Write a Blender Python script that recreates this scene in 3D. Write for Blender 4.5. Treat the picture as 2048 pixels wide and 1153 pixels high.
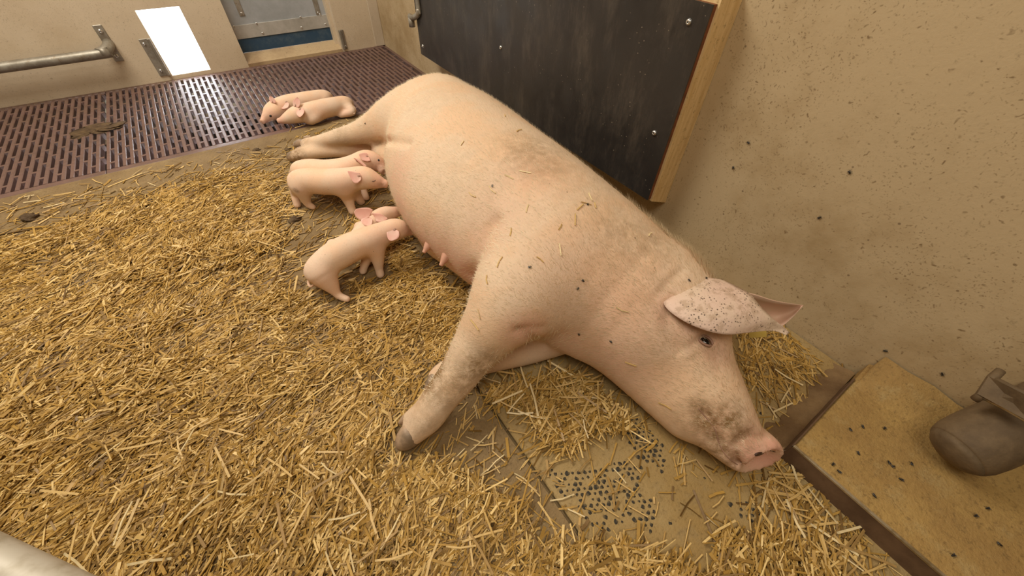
import bpy, math, random
import numpy as np
from mathutils import Vector, Matrix
from mathutils.bvhtree import BVHTree

for o in list(bpy.data.objects): bpy.data.objects.remove(o)
SC = bpy.context.scene
C = SC.collection
random.seed(7); RNG = np.random.default_rng(7)

# ------------------------------------------------------------------ camera
# everything is laid out in units of the camera height and scaled to metres (S) at the end
S = 0.88
F, PITCH, ROLL, YAW = 771.8, 0.83213, 0.037717, 0.636846
def cam_axes():
    cy, sy = math.cos(YAW), math.sin(YAW)
    fw0 = np.array([sy, cy, 0]); rt0 = np.array([cy, -sy, 0]); up = np.array([0, 0, 1.])
    fw = fw0*math.cos(PITCH) - up*math.sin(PITCH); u = up*math.cos(PITCH) + fw0*math.sin(PITCH)
    r = rt0*math.cos(ROLL) + u*math.sin(ROLL); u2 = u*math.cos(ROLL) - rt0*math.sin(ROLL)
    return r, u2, fw
RT, UP, FW = cam_axes(); CAM = np.array([0, 0, 1.0])
cd = bpy.data.cameras.new('camera'); cam = bpy.data.objects.new('camera', cd); C.objects.link(cam)
cd.sensor_width = 36; cd.lens = F/2048*36; cd.clip_start = .02
m3 = Matrix(((RT[0], UP[0], -FW[0]), (RT[1], UP[1], -FW[1]), (RT[2], UP[2], -FW[2])))
cam.matrix_world = Matrix.Translation((0, 0, 1.0)) @ m3.to_4x4()
SC.camera = cam

# ------------------------------------------------------------------ world, lamps, exposure
W = bpy.data.worlds.new('daylight'); SC.world = W; W.use_nodes = True
bg = W.node_tree.nodes['Background']; bg.inputs[0].default_value = (.86, .93, 1, 1); bg.inputs[1].default_value = 9.0
def roof_light(name, loc, sx, sy, power, col, rot=(0, 0, 0)):
    l = bpy.data.lights.new(name, 'AREA'); l.shape = 'RECTANGLE'; l.size = sx*S; l.size_y = sy*S
    l.energy = power; l.color = col
    o = bpy.data.objects.new(name, l); C.objects.link(o); o.location = loc; o.rotation_euler = rot
    return o
roof_light('roof_light', (-.6, 2.2, 2.7), 1.5, 1.4, 64, (1, .92, .79))
roof_light('roof_light', (-.35, -.35, 2.6), 1.2, 1.0, 23, (1, .90, .74))
v = SC.view_settings; v.view_transform = 'Standard'; v.look = 'None'; v.gamma = 1; v.use_curve_mapping = False; v.exposure = 0.0

# ------------------------------------------------------------------ layout helpers
def ray(px, py): return RT*((px-1024)/F) - UP*((py-576.5)/F) + FW
def at(px, py, z=0.):
    d = ray(px, py); return CAM + d*((z-1.0)/d[2])
def atY(px, py, Y):
    d = ray(px, py); return CAM + d*(Y/d[1])
def atX(px, py, X):
    d = ray(px, py); return CAM + d*(X/d[0])
def depth(p): return float(np.dot(np.asarray(p)-CAM, FW))
def proj(P):
    P = np.atleast_2d(P) - CAM; zc = P@FW
    return 1024 + F*(P@RT)/zc, 576.5 - F*(P@UP)/zc
def pp(px, py, z, r):
    p = at(px, py, z); return np.array([*p, r*depth(p)/F])

# ------------------------------------------------------------------ object helpers
def prop(o, label=None, cat=None, group=None, kind=None):
    if label: o['label'] = label
    if cat: o['category'] = cat
    if group: o['group'] = group
    if kind: o['kind'] = kind
    return o
def empty(name, loc=(0, 0, 0)):
    o = bpy.data.objects.new(name, None); o.location = loc; o.empty_display_size = .05; C.objects.link(o); return o
def link(name, me, mat=None, parent=None):
    if mat is not None and not me.materials: me.materials.append(mat)
    o = bpy.data.objects.new(name, me); C.objects.link(o)
    if parent is not None:
        o.parent = parent
        o.location = -parent.location if parent.parent is None else -(parent.location + parent.parent.location)
    return o
def mesh(name, V, Fc, smooth=False):
    me = bpy.data.meshes.new(name); me.from_pydata([tuple(map(float, q)) for q in V], [], Fc); me.update()
    if smooth: me.polygons.foreach_set('use_smooth', [True]*len(me.polygons))
    return me
def npmesh(name, V, Q, smooth=True):
    V = np.asarray(V, np.float32); Q = np.asarray(Q, np.int32); n = Q.shape[1]
    me = bpy.data.meshes.new(name); me.vertices.add(len(V)); me.vertices.foreach_set('co', V.ravel())
    me.loops.add(Q.size); me.loops.foreach_set('vertex_index', Q.ravel())
    me.polygons.add(len(Q)); me.polygons.foreach_set('loop_start', np.arange(0, Q.size, n, dtype=np.int32))
    me.polygons.foreach_set('use_smooth', np.full(len(Q), smooth))
    me.update(calc_edges=True); me.validate(); return me
def fattr(me, name, vals):
    a = me.attributes.new(name, 'FLOAT', 'POINT'); a.data.foreach_set('value', np.asarray(vals, np.float32))
class MB:
    def __init__(s): s.v = []; s.f = []
    def add(s, V, Fc):
        n = len(s.v); s.v += [tuple(map(float, q)) for q in V]; s.f += [tuple(i+n for i in f) for f in Fc]; return s
    def box(s, x0, x1, y0, y1, z0, z1, bev=0.0):
        if bev <= 0:
            V = [(x, y, z) for z in (z0, z1) for y in (y0, y1) for x in (x0, x1)]
            return s.add(V, [(0, 2, 3, 1), (4, 5, 7, 6), (0, 1, 5, 4), (2, 6, 7, 3), (0, 4, 6, 2), (1, 3, 7, 5)])
        b = bev; V = []
        for (z, i) in ((z0, b), (z0+b, 0), (z1-b, 0), (z1, b)):
            xa, xb, ya, yb = x0+i, x1-i, y0+i, y1-i; c = b if i == 0 else b*.6
            V += [(xa+c, ya, z), (xb-c, ya, z), (xb, ya+c, z), (xb, yb-c, z), (xb-c, yb, z), (xa+c, yb, z), (xa, yb-c, z), (xa, ya+c, z)]
        Fc = [tuple(range(7, -1, -1)), tuple(range(24, 32))]
        for k in range(3):
            for i in range(8):
                j = (i+1) % 8; Fc.append((8*k+i, 8*k+j, 8*k+8+j, 8*k+8+i))
        return s.add(V, Fc)
    def tube(s, pts, r, n=12, caps=True):
        pts = [np.asarray(p, float) for p in pts]; rs = r if hasattr(r, '__len__') else [r]*len(pts)
        V = []; ref = np.array([0, 0, 1.])
        for i, p in enumerate(pts):
            t = pts[min(i+1, len(pts)-1)] - pts[max(i-1, 0)]; t /= np.linalg.norm(t)
            if i == 0:
                if abs(t[2]) > .9: ref = np.array([1., 0, 0])
            u = ref - t*np.dot(ref, t); u /= np.linalg.norm(u); ref = u; w = np.cross(t, u)
            V += [p + rs[i]*(u*math.cos(2*math.pi*k/n) + w*math.sin(2*math.pi*k/n)) for k in range(n)]
        Fc = [(i*n+k, i*n+(k+1) % n, (i+1)*n+(k+1) % n, (i+1)*n+k) for i in range(len(pts)-1) for k in range(n)]
        if caps: Fc += [tuple(range(n-1, -1, -1)), tuple(range((len(pts)-1)*n, len(pts)*n))]
        return s.add(V, Fc)
    def me(s, name, smooth=False): return mesh(name, s.v, s.f, smooth)
    def build(s, name, mat, parent=None, smooth=False): return link(name, s.me(name, smooth), mat, parent)
def catmull(P, n):
    P = np.asarray(P, float); out = []
    for i in range(len(P)-1):
        p0 = P[max(i-1, 0)]; p1 = P[i]; p2 = P[i+1]; p3 = P[min(i+2, len(P)-1)]
        for k in range(n):
            t = k/n; out.append(.5*((2*p1)+(p2-p0)*t+(2*p0-5*p1+4*p2-p3)*t*t+(3*p1-p0-3*p2+p3)*t**3))
    out.append(P[-1]); return np.array(out)

# ------------------------------------------------------------------ materials
class NT:
    def __init__(s, name):
        s.m = bpy.data.materials.new(name); s.m.use_nodes = True; s.t = s.m.node_tree
        s.b = s.t.nodes['Principled BSDF']; s.tc = s.n('ShaderNodeTexCoord').outputs['Object']
    def n(s, typ, **kw):
        x = s.t.nodes.new(typ)
        for k, val in kw.items(): setattr(x, k, val)
        return x
    def l(s, a, b): s.t.links.new(a, b)
    def noise(s, scale, detail=4, rough=.6, vec=None, dist=0):
        x = s.n('ShaderNodeTexNoise'); x.inputs['Scale'].default_value = scale; x.inputs['Detail'].default_value = detail
        x.inputs['Roughness'].default_value = rough; x.inputs['Distortion'].default_value = dist
        s.l(vec if vec is not None else s.tc, x.inputs['Vector']); return x.outputs['Fac']
    def voro(s, scale, vec=None, feat='F1'):
        x = s.n('ShaderNodeTexVoronoi', feature=feat); x.inputs['Scale'].default_value = scale
        s.l(vec if vec is not None else s.tc, x.inputs['Vector']); return x.outputs['Distance']
    def scaled(s, sc, rot=(0, 0, 0)):
        x = s.n('ShaderNodeMapping'); x.inputs['Scale'].default_value = sc; x.inputs['Rotation'].default_value = rot
        s.l(s.tc, x.inputs['Vector']); return x.outputs['Vector']
    def ramp(s, fac, a, b, ca=0., cb=1.):
        x = s.n('ShaderNodeMapRange', interpolation_type='SMOOTHSTEP'); s.l(fac, x.inputs[0])
        for i, q in zip((1, 2, 3, 4), (a, b, ca, cb)): x.inputs[i].default_value = q
        return x.outputs[0]
    def mix(s, fac, a, b, mode='MIX'):
        x = s.n('ShaderNodeMix', data_type='RGBA', blend_type=mode)
        for sock, val in ((x.inputs['Factor'], fac), (x.inputs[6], a), (x.inputs[7], b)):
            if isinstance(val, (int, float)): sock.default_value = val
            elif isinstance(val, tuple): sock.default_value = (*val, 1) if len(val) == 3 else val
            else: s.l(val, sock)
        return x.outputs[2]
    def math(s, op, a, b=None):
        x = s.n('ShaderNodeMath', operation=op)
        for sock, val in zip(x.inputs, (a, b)):
            if val is None: continue
            if isinstance(val, (int, float)): sock.default_value = val
            else: s.l(val, sock)
        return x.outputs[0]
    def attr(s, name): return s.n('ShaderNodeAttribute', attribute_name=name).outputs['Fac']
    def bump(s, h, strength=.3, dist=.01):
        x = s.n('ShaderNodeBump'); x.inputs['Strength'].default_value = strength; x.inputs['Distance'].default_value = dist
        s.l(h, x.inputs['Height']); s.l(x.outputs[0], s.b.inputs['Normal']); return x
    def set(s, col=None, rough=None, metal=None, spec=None):
        for k, val in (('Base Color', col), ('Roughness', rough), ('Metallic', metal), ('Specular IOR Level', spec)):
            if val is None: continue
            if isinstance(val, tuple): s.b.inputs[k].default_value = (*val, 1)
            elif isinstance(val, (int, float)): s.b.inputs[k].default_value = val
            else: s.l(val, s.b.inputs[k])
        return s.m

def m_wall(name, base, stain, speck=.6, streak=.5):
    t = NT(name)
    big = t.ramp(t.noise(2.6, 5, .65), .42, .72)
    c = t.mix(t.math('MULTIPLY', big, streak), base, stain)
    fine = t.ramp(t.noise(75, 5, .75), .58, .74)
    c = t.mix(t.math('MULTIPLY', fine, .45), c, tuple(q*.45 for q in stain))
    wv = t.n('ShaderNodeMix', data_type='RGBA'); wv.inputs['Factor'].default_value = .035
    wn = t.n('ShaderNodeTexNoise'); wn.inputs['Scale'].default_value = 40; t.l(t.tc, wn.inputs['Vector']); t.l(t.tc, wv.inputs[6]); t.l(wn.outputs['Color'], wv.inputs[7])
    wvo = wv.outputs[2]
    for sc_, lo_, hi_, ns_, k_ in ((150, .10, .34, 5.5, .75), (60, .05, .20, 8.5, 1.)):
        v1 = t.ramp(t.voro(sc_, wvo), lo_, hi_, 1, 0); g1 = t.ramp(t.noise(ns_, 6, .75), .37, .58)
        c = t.mix(t.math('MULTIPLY', t.math('MULTIPLY', v1, g1), speck*k_), c, (.15, .085, .03))
    v2 = t.ramp(t.voro(23), .045, .075, 1, 0)
    c = t.mix(t.math('MULTIPLY', v2, speck*.8), c, (.09, .05, .02))
    t.bump(t.math('ADD', t.noise(160, 3), t.math('MULTIPLY', t.noise(30, 4), 2)), .10, .004)
    return t.set(c, .62)
M_WALLB = m_wall('plastic_board_wall', (.66, .545, .39), (.50, .375, .23), .35, .5)
M_WALLR = m_wall('concrete_wall', (.55, .425, .255), (.36, .245, .115), .75, .95)
M_SILL = m_wall('dirty_sill', (.50, .36, .20), (.26, .16, .08), .8, .9)
M_BOARD2 = m_wall('pale_board', (.60, .50, .37), (.45, .33, .2), .2, .4)

def m_floor(name, a, b, c3, bump=.4):
    t = NT(name)
    c = t.mix(t.ramp(t.noise(3.2, 6, .7), .35, .68), a, b)
    c = t.mix(t.ramp(t.noise(14, 6, .75), .5, .75), c, c3)
    c = t.mix(t.math('MULTIPLY', t.ramp(t.noise(110, 4, .8), .5, .7), .6), c, tuple(q*.45 for q in b))
    t.bump(t.math('ADD', t.noise(35, 6, .7), t.noise(150, 3)), bump, .008)
    return t.set(c, .8)
M_FLOOR = m_floor('dirty_concrete', (.28, .19, .085), (.19, .12, .05), (.33, .235, .11))
M_MAT = m_floor('dusty_rubber_mat', (.40, .285, .125), (.34, .22, .075), (.30, .215, .10), .3)
M_BLOCK = m_floor('dusty_step', (.47, .305, .10), (.33, .20, .065), (.44, .315, .135), .4)
t = NT('rubber_stud'); M_STUD = t.set(t.mix(t.ramp(t.noise(60), .4, .65), (.032, .028, .022), (.17, .125, .06)), .85)

t = NT('slat_plastic')
c = t.mix(t.ramp(t.noise(5, 5, .7), .35, .7), (.175, .098, .082), (.115, .064, .05))
c = t.mix(t.ramp(t.noise(2.2, 5, .7), .5, .68), c, (.145, .085, .045))
c = t.mix(t.math('MULTIPLY', t.ramp(t.noise(90, 3, .8), .55, .7), .5), c, (.22, .15, .09))
t.bump(t.noise(120, 4), .25, .003); M_SLAT = t.set(c, t.ramp(t.noise(30, 4), .3, .7, .34, .50), spec=.7)
t = NT('dark_void'); M_VOID = t.set((.012, .008, .006), .9)

def m_skin(name, base, pinkc, dirtc, scale=1., hair=.25, sss=.12):
    t = NT(name)
    c = t.mix(t.ramp(t.noise(7*scale, 4, .6), .38, .66), base, tuple(q*k for q, k in zip(base, (1.02, .93, .85))))
    c = t.mix(t.math('MULTIPLY', t.attr('pink'), .85), c, pinkc)
    hv = t.scaled((130*scale, 55*scale, 130*scale))
    c = t.mix(t.math('MULTIPLY', t.ramp(t.noise(1.6, 6, .75, hv), .5, .7), .16), c, tuple(q*.55 for q in dirtc))
    d = t.math('MULTIPLY', t.attr('dirt'), t.ramp(t.noise(38*scale, 6, .8), .30, .62))
    c = t.mix(d, c, dirtc)
    sp = t.math('MULTIPLY', t.ramp(t.voro(36*scale), .045, .08, 1, 0), t.ramp(t.noise(6*scale, 2), .5, .62))
    c = t.mix(t.math('MULTIPLY', sp, .8), c, (.10, .06, .03))
    t.bump(t.math('ADD', t.noise(2.2, 6, .8, hv), t.math('MULTIPLY', t.noise(24*scale, 4), .6)), hair, .006)
    t.b.inputs['Subsurface Weight'].default_value = sss; t.b.inputs['Subsurface Radius'].default_value = (.02, .008, .004)
    t.b.inputs['Subsurface Scale'].default_value = .6
    return t.set(c, .62, spec=.3)
M_SOW = m_skin('sow_skin', (.80, .605, .43), (.74, .385, .285), (.25, .14, .05), 1., .4, .06)
M_PIG = m_skin('piglet_skin', (.83, .62, .46), (.76, .40, .31), (.28, .17, .10), 1.6, .18, .08)
t = NT('ear_skin'); M_EARP = t.set(t.mix(t.ramp(t.noise(25), .35, .7), (.77, .41, .335), (.79, .52, .42)), .55)
t = NT('sow_ear_skin')
c = t.mix(t.ramp(t.noise(9, 4), .35, .65), (.74, .54, .44), (.72, .56, .43))
c = t.mix(t.math('MULTIPLY', t.ramp(t.noise(40, 5, .75), .48, .62), .55), c, (.40, .27, .17))
sp = t.math('MULTIPLY', t.ramp(t.voro(170), .18, .34, 1, 0), t.ramp(t.noise(22, 4, .7), .40, .55))
c = t.mix(t.math('MULTIPLY', sp, .9), c, (.10, .065, .045))
t.bump(t.noise(110, 4), .3, .003); M_EARS = t.set(c, .62)
t = NT('far_ear_skin'); M_EARF = t.set(t.mix(t.ramp(t.noise(25), .35, .7), (.70, .46, .345), (.66, .47, .34)), .6)
t = NT('hoof_horn'); M_HOOF = t.set(t.mix(t.ramp(t.noise(22, 5), .35, .65), (.22, .155, .10), (.50, .345, .225)), .5)
t = NT('eyelid_skin'); M_LID = t.set((.34, .19, .13), .5)
t = NT('eye_wet'); M_EYE = t.set((.012, .009, .007), .12)
t = NT('teat_pink'); M_TEAT = t.set(t.mix(t.ramp(t.noise(40), .4, .6), (.66, .36, .25), (.60, .32, .22)), .5)
t = NT('nostril_dark'); M_NOST = t.set((.05, .02, .012), .5)
t = NT('hair_cream'); M_HAIR = t.set((.80, .66, .46), .5)
t = NT('straw')
r = t.attr('rnd')
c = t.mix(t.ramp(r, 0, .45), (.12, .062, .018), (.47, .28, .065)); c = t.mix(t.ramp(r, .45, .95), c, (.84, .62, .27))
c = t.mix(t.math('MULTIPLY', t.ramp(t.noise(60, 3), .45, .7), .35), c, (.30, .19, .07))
M_STRAW = t.set(c, .45, spec=.3)
def m_straw1(name, col):
    t = NT(name); return t.set(t.mix(t.ramp(t.noise(50, 3), .4, .7), col, tuple(q*.75 for q in col)), .45)
M_STRAWS = [m_straw1('straw_pale', (.82, .66, .37)), m_straw1('straw_gold', (.66, .45, .17)), m_straw1('straw_brown', (.42, .26, .09))]
t = NT('galvanised')
c = t.mix(t.ramp(t.noise(18, 5, .7), .35, .65), (.40, .37, .31), (.27, .24, .19)); c = t.mix(t.ramp(t.noise(45, 5, .8), .55, .72), c, (.22, .15, .08))
t.bump(t.noise(60, 4), .15, .003); M_GALV = t.set(c, .45, .55)
t = NT('rail_metal'); M_RAIL = t.set(t.mix(t.ramp(t.noise(30, 4), .4, .65), (.54, .50, .42), (.36, .31, .22)), .5, .15)
t = NT('steel_edge'); M_STEEL = t.set(t.mix(t.ramp(t.noise(30, 4), .4, .7), (.62, .55, .42), (.36, .28, .16)), .3, .8)
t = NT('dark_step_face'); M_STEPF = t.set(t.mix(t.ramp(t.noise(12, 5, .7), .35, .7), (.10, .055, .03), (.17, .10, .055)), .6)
t = NT('old_pipe'); c = t.mix(t.ramp(t.noise(8, 6, .7), .35, .65), (.185, .125, .065), (.105, .068, .034)); t.bump(t.noise(50, 4), .3, .006); M_PIPE = t.set(c, .75, .0)
t = NT('black_film_board')
c = t.mix(t.ramp(t.noise(3, 6, .7), .35, .7), (.028, .025, .023), (.045, .038, .032))
c = t.mix(t.math('MULTIPLY', t.ramp(t.noise(1.6, 6, .75, t.scaled((9, 9, 3))), .45, .75), .6), c, (.11, .09, .07))
sp = t.math('MULTIPLY', t.ramp(t.voro(58), .07, .11, 1, 0), t.ramp(t.noise(7, 4, .7), .46, .6))
c = t.mix(t.math('MULTIPLY', sp, .8), c, (.30, .25, .18))
t.bump(t.noise(120, 3), .1, .002); M_BLACK = t.set(c, t.ramp(t.noise(12, 4), .3, .7, .34, .5))
t = NT('red_board_edge'); M_REDE = t.set(t.mix(t.ramp(t.noise(30, 5), .4, .65), (.22, .065, .022), (.13, .04, .015)), .6)
t = NT('timber')
c = t.mix(t.ramp(t.noise(3, 5, .6, t.scaled((30, 30, 4))), .35, .7), (.84, .62, .32), (.70, .48, .21))
c = t.mix(t.math('MULTIPLY', t.ramp(t.noise(60, 4, .8), .55, .68), .55), c, (.26, .15, .05)); M_WOOD = t.set(c, .65)
t = NT('flap_sheet'); c = t.mix(t.ramp(t.noise(5, 5, .7), .35, .7), (.44, .46, .48), (.34, .36, .37)); M_FLAP = t.set(c, .5, .1)
t = NT('flap_plate'); c = t.mix(t.ramp(t.noise(9, 5, .7), .35, .7), (.50, .48, .44), (.38, .36, .32)); M_FPLATE = t.set(c, .5, .1)
t = NT('blue_rubber'); c = t.mix(t.ramp(t.noise(14, 5, .7), .45, .75), (.025, .065, .12), (.07, .11, .15)); M_BLUE = t.set(c, .5)
t = NT('screw_metal'); M_SCREW = t.set((.72, .72, .70), .25, .9)
t = NT('dung'); c = t.mix(t.ramp(t.noise(30, 5), .35, .7), (.075, .042, .018), (.14, .085, .035)); t.bump(t.noise(60, 5), .6, .01); M_DUNG = t.set(c, .8)
t = NT('brown_shade'); c = t.mix(t.ramp(t.noise(9, 6, .7), .3, .65), (.26, .165, .075), (.15, .085, .035)); t.bump(t.noise(60, 5), .4, .008); M_SHADE = t.set(c, .8)  # dark brown carries the shade behind the step
t = NT('fly_black'); M_FLY = t.set((.015, .012, .01), .35)
t = NT('fly_wing'); M_WING = t.set((.10, .09, .075), .25)
t = NT('yard'); M_YARD = t.set(t.mix(t.noise(4), (.62, .61, .58), (.7, .69, .66)), .8)
t = NT('roof_panel'); M_CEIL = t.set(t.mix(t.noise(4), (.26, .22, .17), (.30, .26, .20)), .7)
t = NT('tag_yellow'); M_TAG = t.set(t.mix(t.noise(30), (.62, .45, .10), (.50, .36, .09)), .4)
t = NT('tag_ink'); M_INK = t.set((.04, .028, .012), .6)
# ------------------------------------------------------------------ the setting
XW, YB, YS = 1.2, 3.46, 2.345
def struct(name, mb, mat): return prop(mb.build(name, mat), kind='structure')
struct('floor', MB().box(-2.6, .237, -1.7, YS-.008, -.14, 0).box(.237, XW, .62, YS-.008, -.14, 0).box(.237, XW, -1.7, .62, -.14, -.022), M_FLOOR)
struct('floor_pit', MB().box(-2.6, XW, YS-.008, YB+.06, -.34, -.3), M_VOID)
HZ = 2.9
OX0, OX1, OZ0, OZ1 = -.240, -.020, .022, .372
FX0, FX1, FZ1 = .206, .862, .95
wb = MB().box(-2.6, OX0, YB, YB+.06, -.3, HZ).box(OX0, OX1, YB, YB+.06, OZ1, HZ).box(OX0, OX1, YB, YB+.06, -.3, OZ0)
wb.box(OX1, FX0, YB, YB+.06, -.3, HZ).box(FX0, FX1, YB, YB+.06, FZ1, HZ).box(FX1, XW, YB, YB+.06, -.3, HZ).box(FX0, FX1, YB, YB+.06, -.3, .018)
wb.box(FX1-.02, FX1+.02, YB+.06, YB+.14, 0, FZ1).box(FX0-.03, FX0, YB+.06, YB+.14, 0, FZ1)
struct('wall_back', wb, M_WALLB)
struct('wall_right', MB().box(XW, XW+.06, -1.7, YB+.06, -.3, HZ), M_WALLR)
struct('wall_left', MB().box(-2.66, -2.6, -1.76, YB+.06, -.3, HZ), M_CEIL)
struct('wall_front', MB().box(-2.6, XW, -1.76, -1.7, -.3, HZ), M_CEIL)
struct('ceiling', MB().box(-2.66, XW+.06, -1.76, YB+.06, HZ, HZ+.06), M_CEIL)
struct('ground', MB().box(-6, 6, YB+.07, 9, -.32, -.05), M_YARD)
struct('trim_1', MB().box(1.125, XW, YB-.012, YB, 0, HZ, .003), M_BOARD2)
TZ = .02+(atY(487, 106, YB+.115)[2]-.003-.02)*(.134/.119)
struct('trim_2', MB().add([(FX0, YB-.004, .02), (FX1, YB-.004, .02), (FX1, YB+.13, TZ), (FX0, YB+.13, TZ), (FX0, YB-.004, 0), (FX1, YB-.004, 0), (FX1, YB+.13, 0), (FX0, YB+.13, 0)],
       [(0, 1, 2, 3), (7, 6, 5, 4), (0, 4, 5, 1), (1, 5, 6, 2), (2, 6, 7, 3), (3, 7, 4, 0)]), M_SILL)

# slatted floor: every bar with its staggered cross bridges is a piece of its own
PITCH_X, BAR, ROW = .031, .0172, .148
def slat_mesh(phase, L):
    mb = MB(); c = .0025; w = BAR/2
    prof = [(-w, -.035), (-w, -c), (-w+c, 0), (w-c, 0), (w, -c), (w, -.035)]
    V = [(x, y, z) for y in (0, L) for x, z in prof]
    mb.add(V, [(i, i+1, i+7, i+6) for i in range(5)] + [(5, 4, 3, 2, 1, 0), (6, 7, 8, 9, 10, 11)])
    y = phase*ROW
    while y < L-.02:
        if y > .02: mb.box(w-.003, PITCH_X-w+.003, y-.008, y+.008, -.03, -.0008)
        y += ROW
    return mb.me('slat')
YF, YE = YS+.034, YB-.004
slA, slB = slat_mesh(.45, YE-YF), slat_mesh(.95, YE-YF)
for me_ in (slA, slB): me_.materials.append(M_SLAT)
for x0, x1, lab in ((-2.595, -.6032, 'dirty brown slatted plastic floor panel under the wall rail'), (-.601, XW-.006, 'maroon slatted plastic floor panel below the bright hatch')):
    root = prop(empty('slatted_floor_panel', (x0, YS, 0)), lab, 'floor panel', 'slatted floor panels')
    MB().box(x0, x1, YS-.004, YF, -.035, -.001, .002).build('front_border', M_SLAT, root)
    MB().box(x0, x1, YE-.03, YB-.001, -.034, -.0006, .002).build('rear_border', M_SLAT, root)
    if x1 > 1: MB().box(x1-.016, x1+.005, YF, YE, -.034, -.0006, .002).build('side_border', M_SLAT, root); x1 -= .018
    x = x0+BAR/2; i = 0
    while x < x1-BAR/2+.001:
        o = bpy.data.objects.new('slat', (slA, slB)[i % 2]); C.objects.link(o); o.parent = root
        o.location = (x-x0, YF-YS, 0); x += PITCH_X; i += 1

# rubber mat and its worn studs
MX0 = .2455
mat_ = prop(empty('floor_mat', (MX0, 0, 0)), 'dusty tan studded rubber mat under the sow\'s head', 'mat')
MB().box(MX0, XW-.004, -1.6, .612, -.02, 0, .003).build('mat_sheet', M_MAT, mat_)

# raised step by the wall
SX, SYB, SZ = .777, -.118, .068
st = prop(empty('feeding_step', (SX, SYB, 0)), 'raised dusty ochre step with steel edging beside the snout', 'step')
MB().box(SX+.004, XW-.004, -1.6, SYB-.003, -.02, SZ-.002, .004).build('step_top', M_BLOCK, st)
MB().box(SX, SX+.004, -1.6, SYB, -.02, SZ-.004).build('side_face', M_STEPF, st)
MB().box(SX-.001, SX+.006, -1.6, SYB, SZ-.006, SZ+.001, .001).build('steel_edge', M_STEEL, st)
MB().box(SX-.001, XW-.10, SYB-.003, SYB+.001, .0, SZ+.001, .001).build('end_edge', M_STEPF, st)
fv = []; ff = []
N = 26
for i in range(N+1):
    y = SYB-.012 - i*(1.45/N); k = random.uniform(-.012, .012)
    fv += [(XW-.125+k, y, SZ-.004), (XW-.06+k*.5, y, SZ+.016+k*.2), (XW-.004, y, SZ+.045+k*.6), (XW-.004, y, SZ-.01)]
for i in range(N):
    a = 4*i; ff += [(a, a+1, a+5, a+4), (a+1, a+2, a+6, a+5)]
ff += [(0, 3, 2, 1)]
link('mortar_fillet', mesh('mortar_fillet', fv, ff, True), M_BLOCK, st)

mv = []; mf = []  # low brown ridge: soft shadow behind the step, put into shape and colour
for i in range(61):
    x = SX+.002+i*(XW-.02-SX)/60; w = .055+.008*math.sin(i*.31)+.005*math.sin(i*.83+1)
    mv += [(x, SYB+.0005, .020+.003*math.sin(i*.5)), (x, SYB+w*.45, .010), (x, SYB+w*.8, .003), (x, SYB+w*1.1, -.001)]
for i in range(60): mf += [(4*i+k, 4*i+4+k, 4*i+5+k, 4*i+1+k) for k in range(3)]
link('shade_band', mesh('shade_band', mv, mf, True), M_SHADE, st)

# ---- black board on the right wall
BX0, BX1, BY0, BY1, BZ0, BZ1 = 1.085, 1.103, .668, 2.50, .198, .777
bb = prop(empty('wall_board', (BX0, BY0, BZ0)), 'black film-faced board screwed to timber on the right wall', 'board')
MB().box(BX0, BX0+.004, BY0, BY1, BZ0, BZ1).build('black_face', M_BLACK, bb)
MB().box(BX0+.004, BX1, BY0+.0005, BY1-.0005, BZ0+.0005, BZ1-.0005).build('red_core', M_REDE, bb)
MB().add([(BX1, BY0-.006, BZ0-.008), (XW-.001, BY0-.006, BZ0-.05), (XW-.001, BY0-.006, BZ1+.012), (BX1, BY0-.006, BZ1+.012), (BX1, BY0+.05, BZ0-.008), (XW-.001, BY0+.05, BZ0-.05), (XW-.001, BY0+.05, BZ1+.012), (BX1, BY0+.05, BZ1+.012)],
    [(0, 1, 2, 3), (7, 6, 5, 4), (0, 4, 5, 1), (1, 5, 6, 2), (2, 6, 7, 3), (3, 7, 4, 0)]).build('timber_batten', M_WOOD, bb)
MB().box(BX1, XW-.001, BY1-.05, BY1, BZ0, BZ1, .002).build('timber_batten', M_WOOD, bb)
MB().box(BX1, XW-.001, BY0+.051, BY1-.051, BZ1-.04, BZ1+.008, .002).build('timber_batten', M_WOOD, bb)
def screw_me():
    mb = MB(); r = .0085
    rings = [(0, r), (-.0035, r*.95), (-.006, r*.6), (-.0062, r*.3), (-.003, r*.25)]
    V = [(x, q*math.cos(2*math.pi*k/12), q*math.sin(2*math.pi*k/12)) for x, q in rings for k in range(12)]
    Fc = [(i*12+k, (i+1)*12+k, (i+1)*12+(k+1) % 12, i*12+(k+1) % 12) for i in range(4) for k in range(12)] + [tuple(range(48, 60))]
    m_ = mb.add(V, Fc).me('screw', True); m_.materials.append(M_SCREW); return m_
SCREW = screw_me()
def screw(p, parent, rot=0., sc=1.):
    o = bpy.data.objects.new('screw', SCREW); C.objects.link(o); o.parent = parent
    o.location = Vector(p) - parent.location; o.rotation_euler = (0, 0, rot); o.scale = (sc,)*3
for q in ((1378, 44), (1309, 266), (1002, 95), (846, 92)): screw(atX(*q, BX0), bb)

# ---- strap latch by the corner
XL = BX0-.006
q0 = atX(838, 27, XL); q1 = atX(823, 34, XL-.012); q2 = atX(829, 56, XL-.012)
la = prop(empty('latch_strap', tuple(q0)), 'grey metal strap with hanging pin on the black board\'s left edge', 'latch')
MB().box(XL-.006, BX0-.0002, q0[1]-.022, q0[1]+.022, q0[2], q0[2]+.4, .003).build('strap', M_GALV, la)
MB().tube(catmull([q0+[0, 0, .02], q0+[-.004, .004, -.004], q1+[0, -.02, 0], q1+[0, .022, 0]], 3), .015, 10).build('lug', M_GALV, la, True)
MB().tube([q1+[0, .008, -.004], q1+[0, .008, (q2-q1)[2]]], .018, 14).build('pin', M_GALV, la, True)

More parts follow.
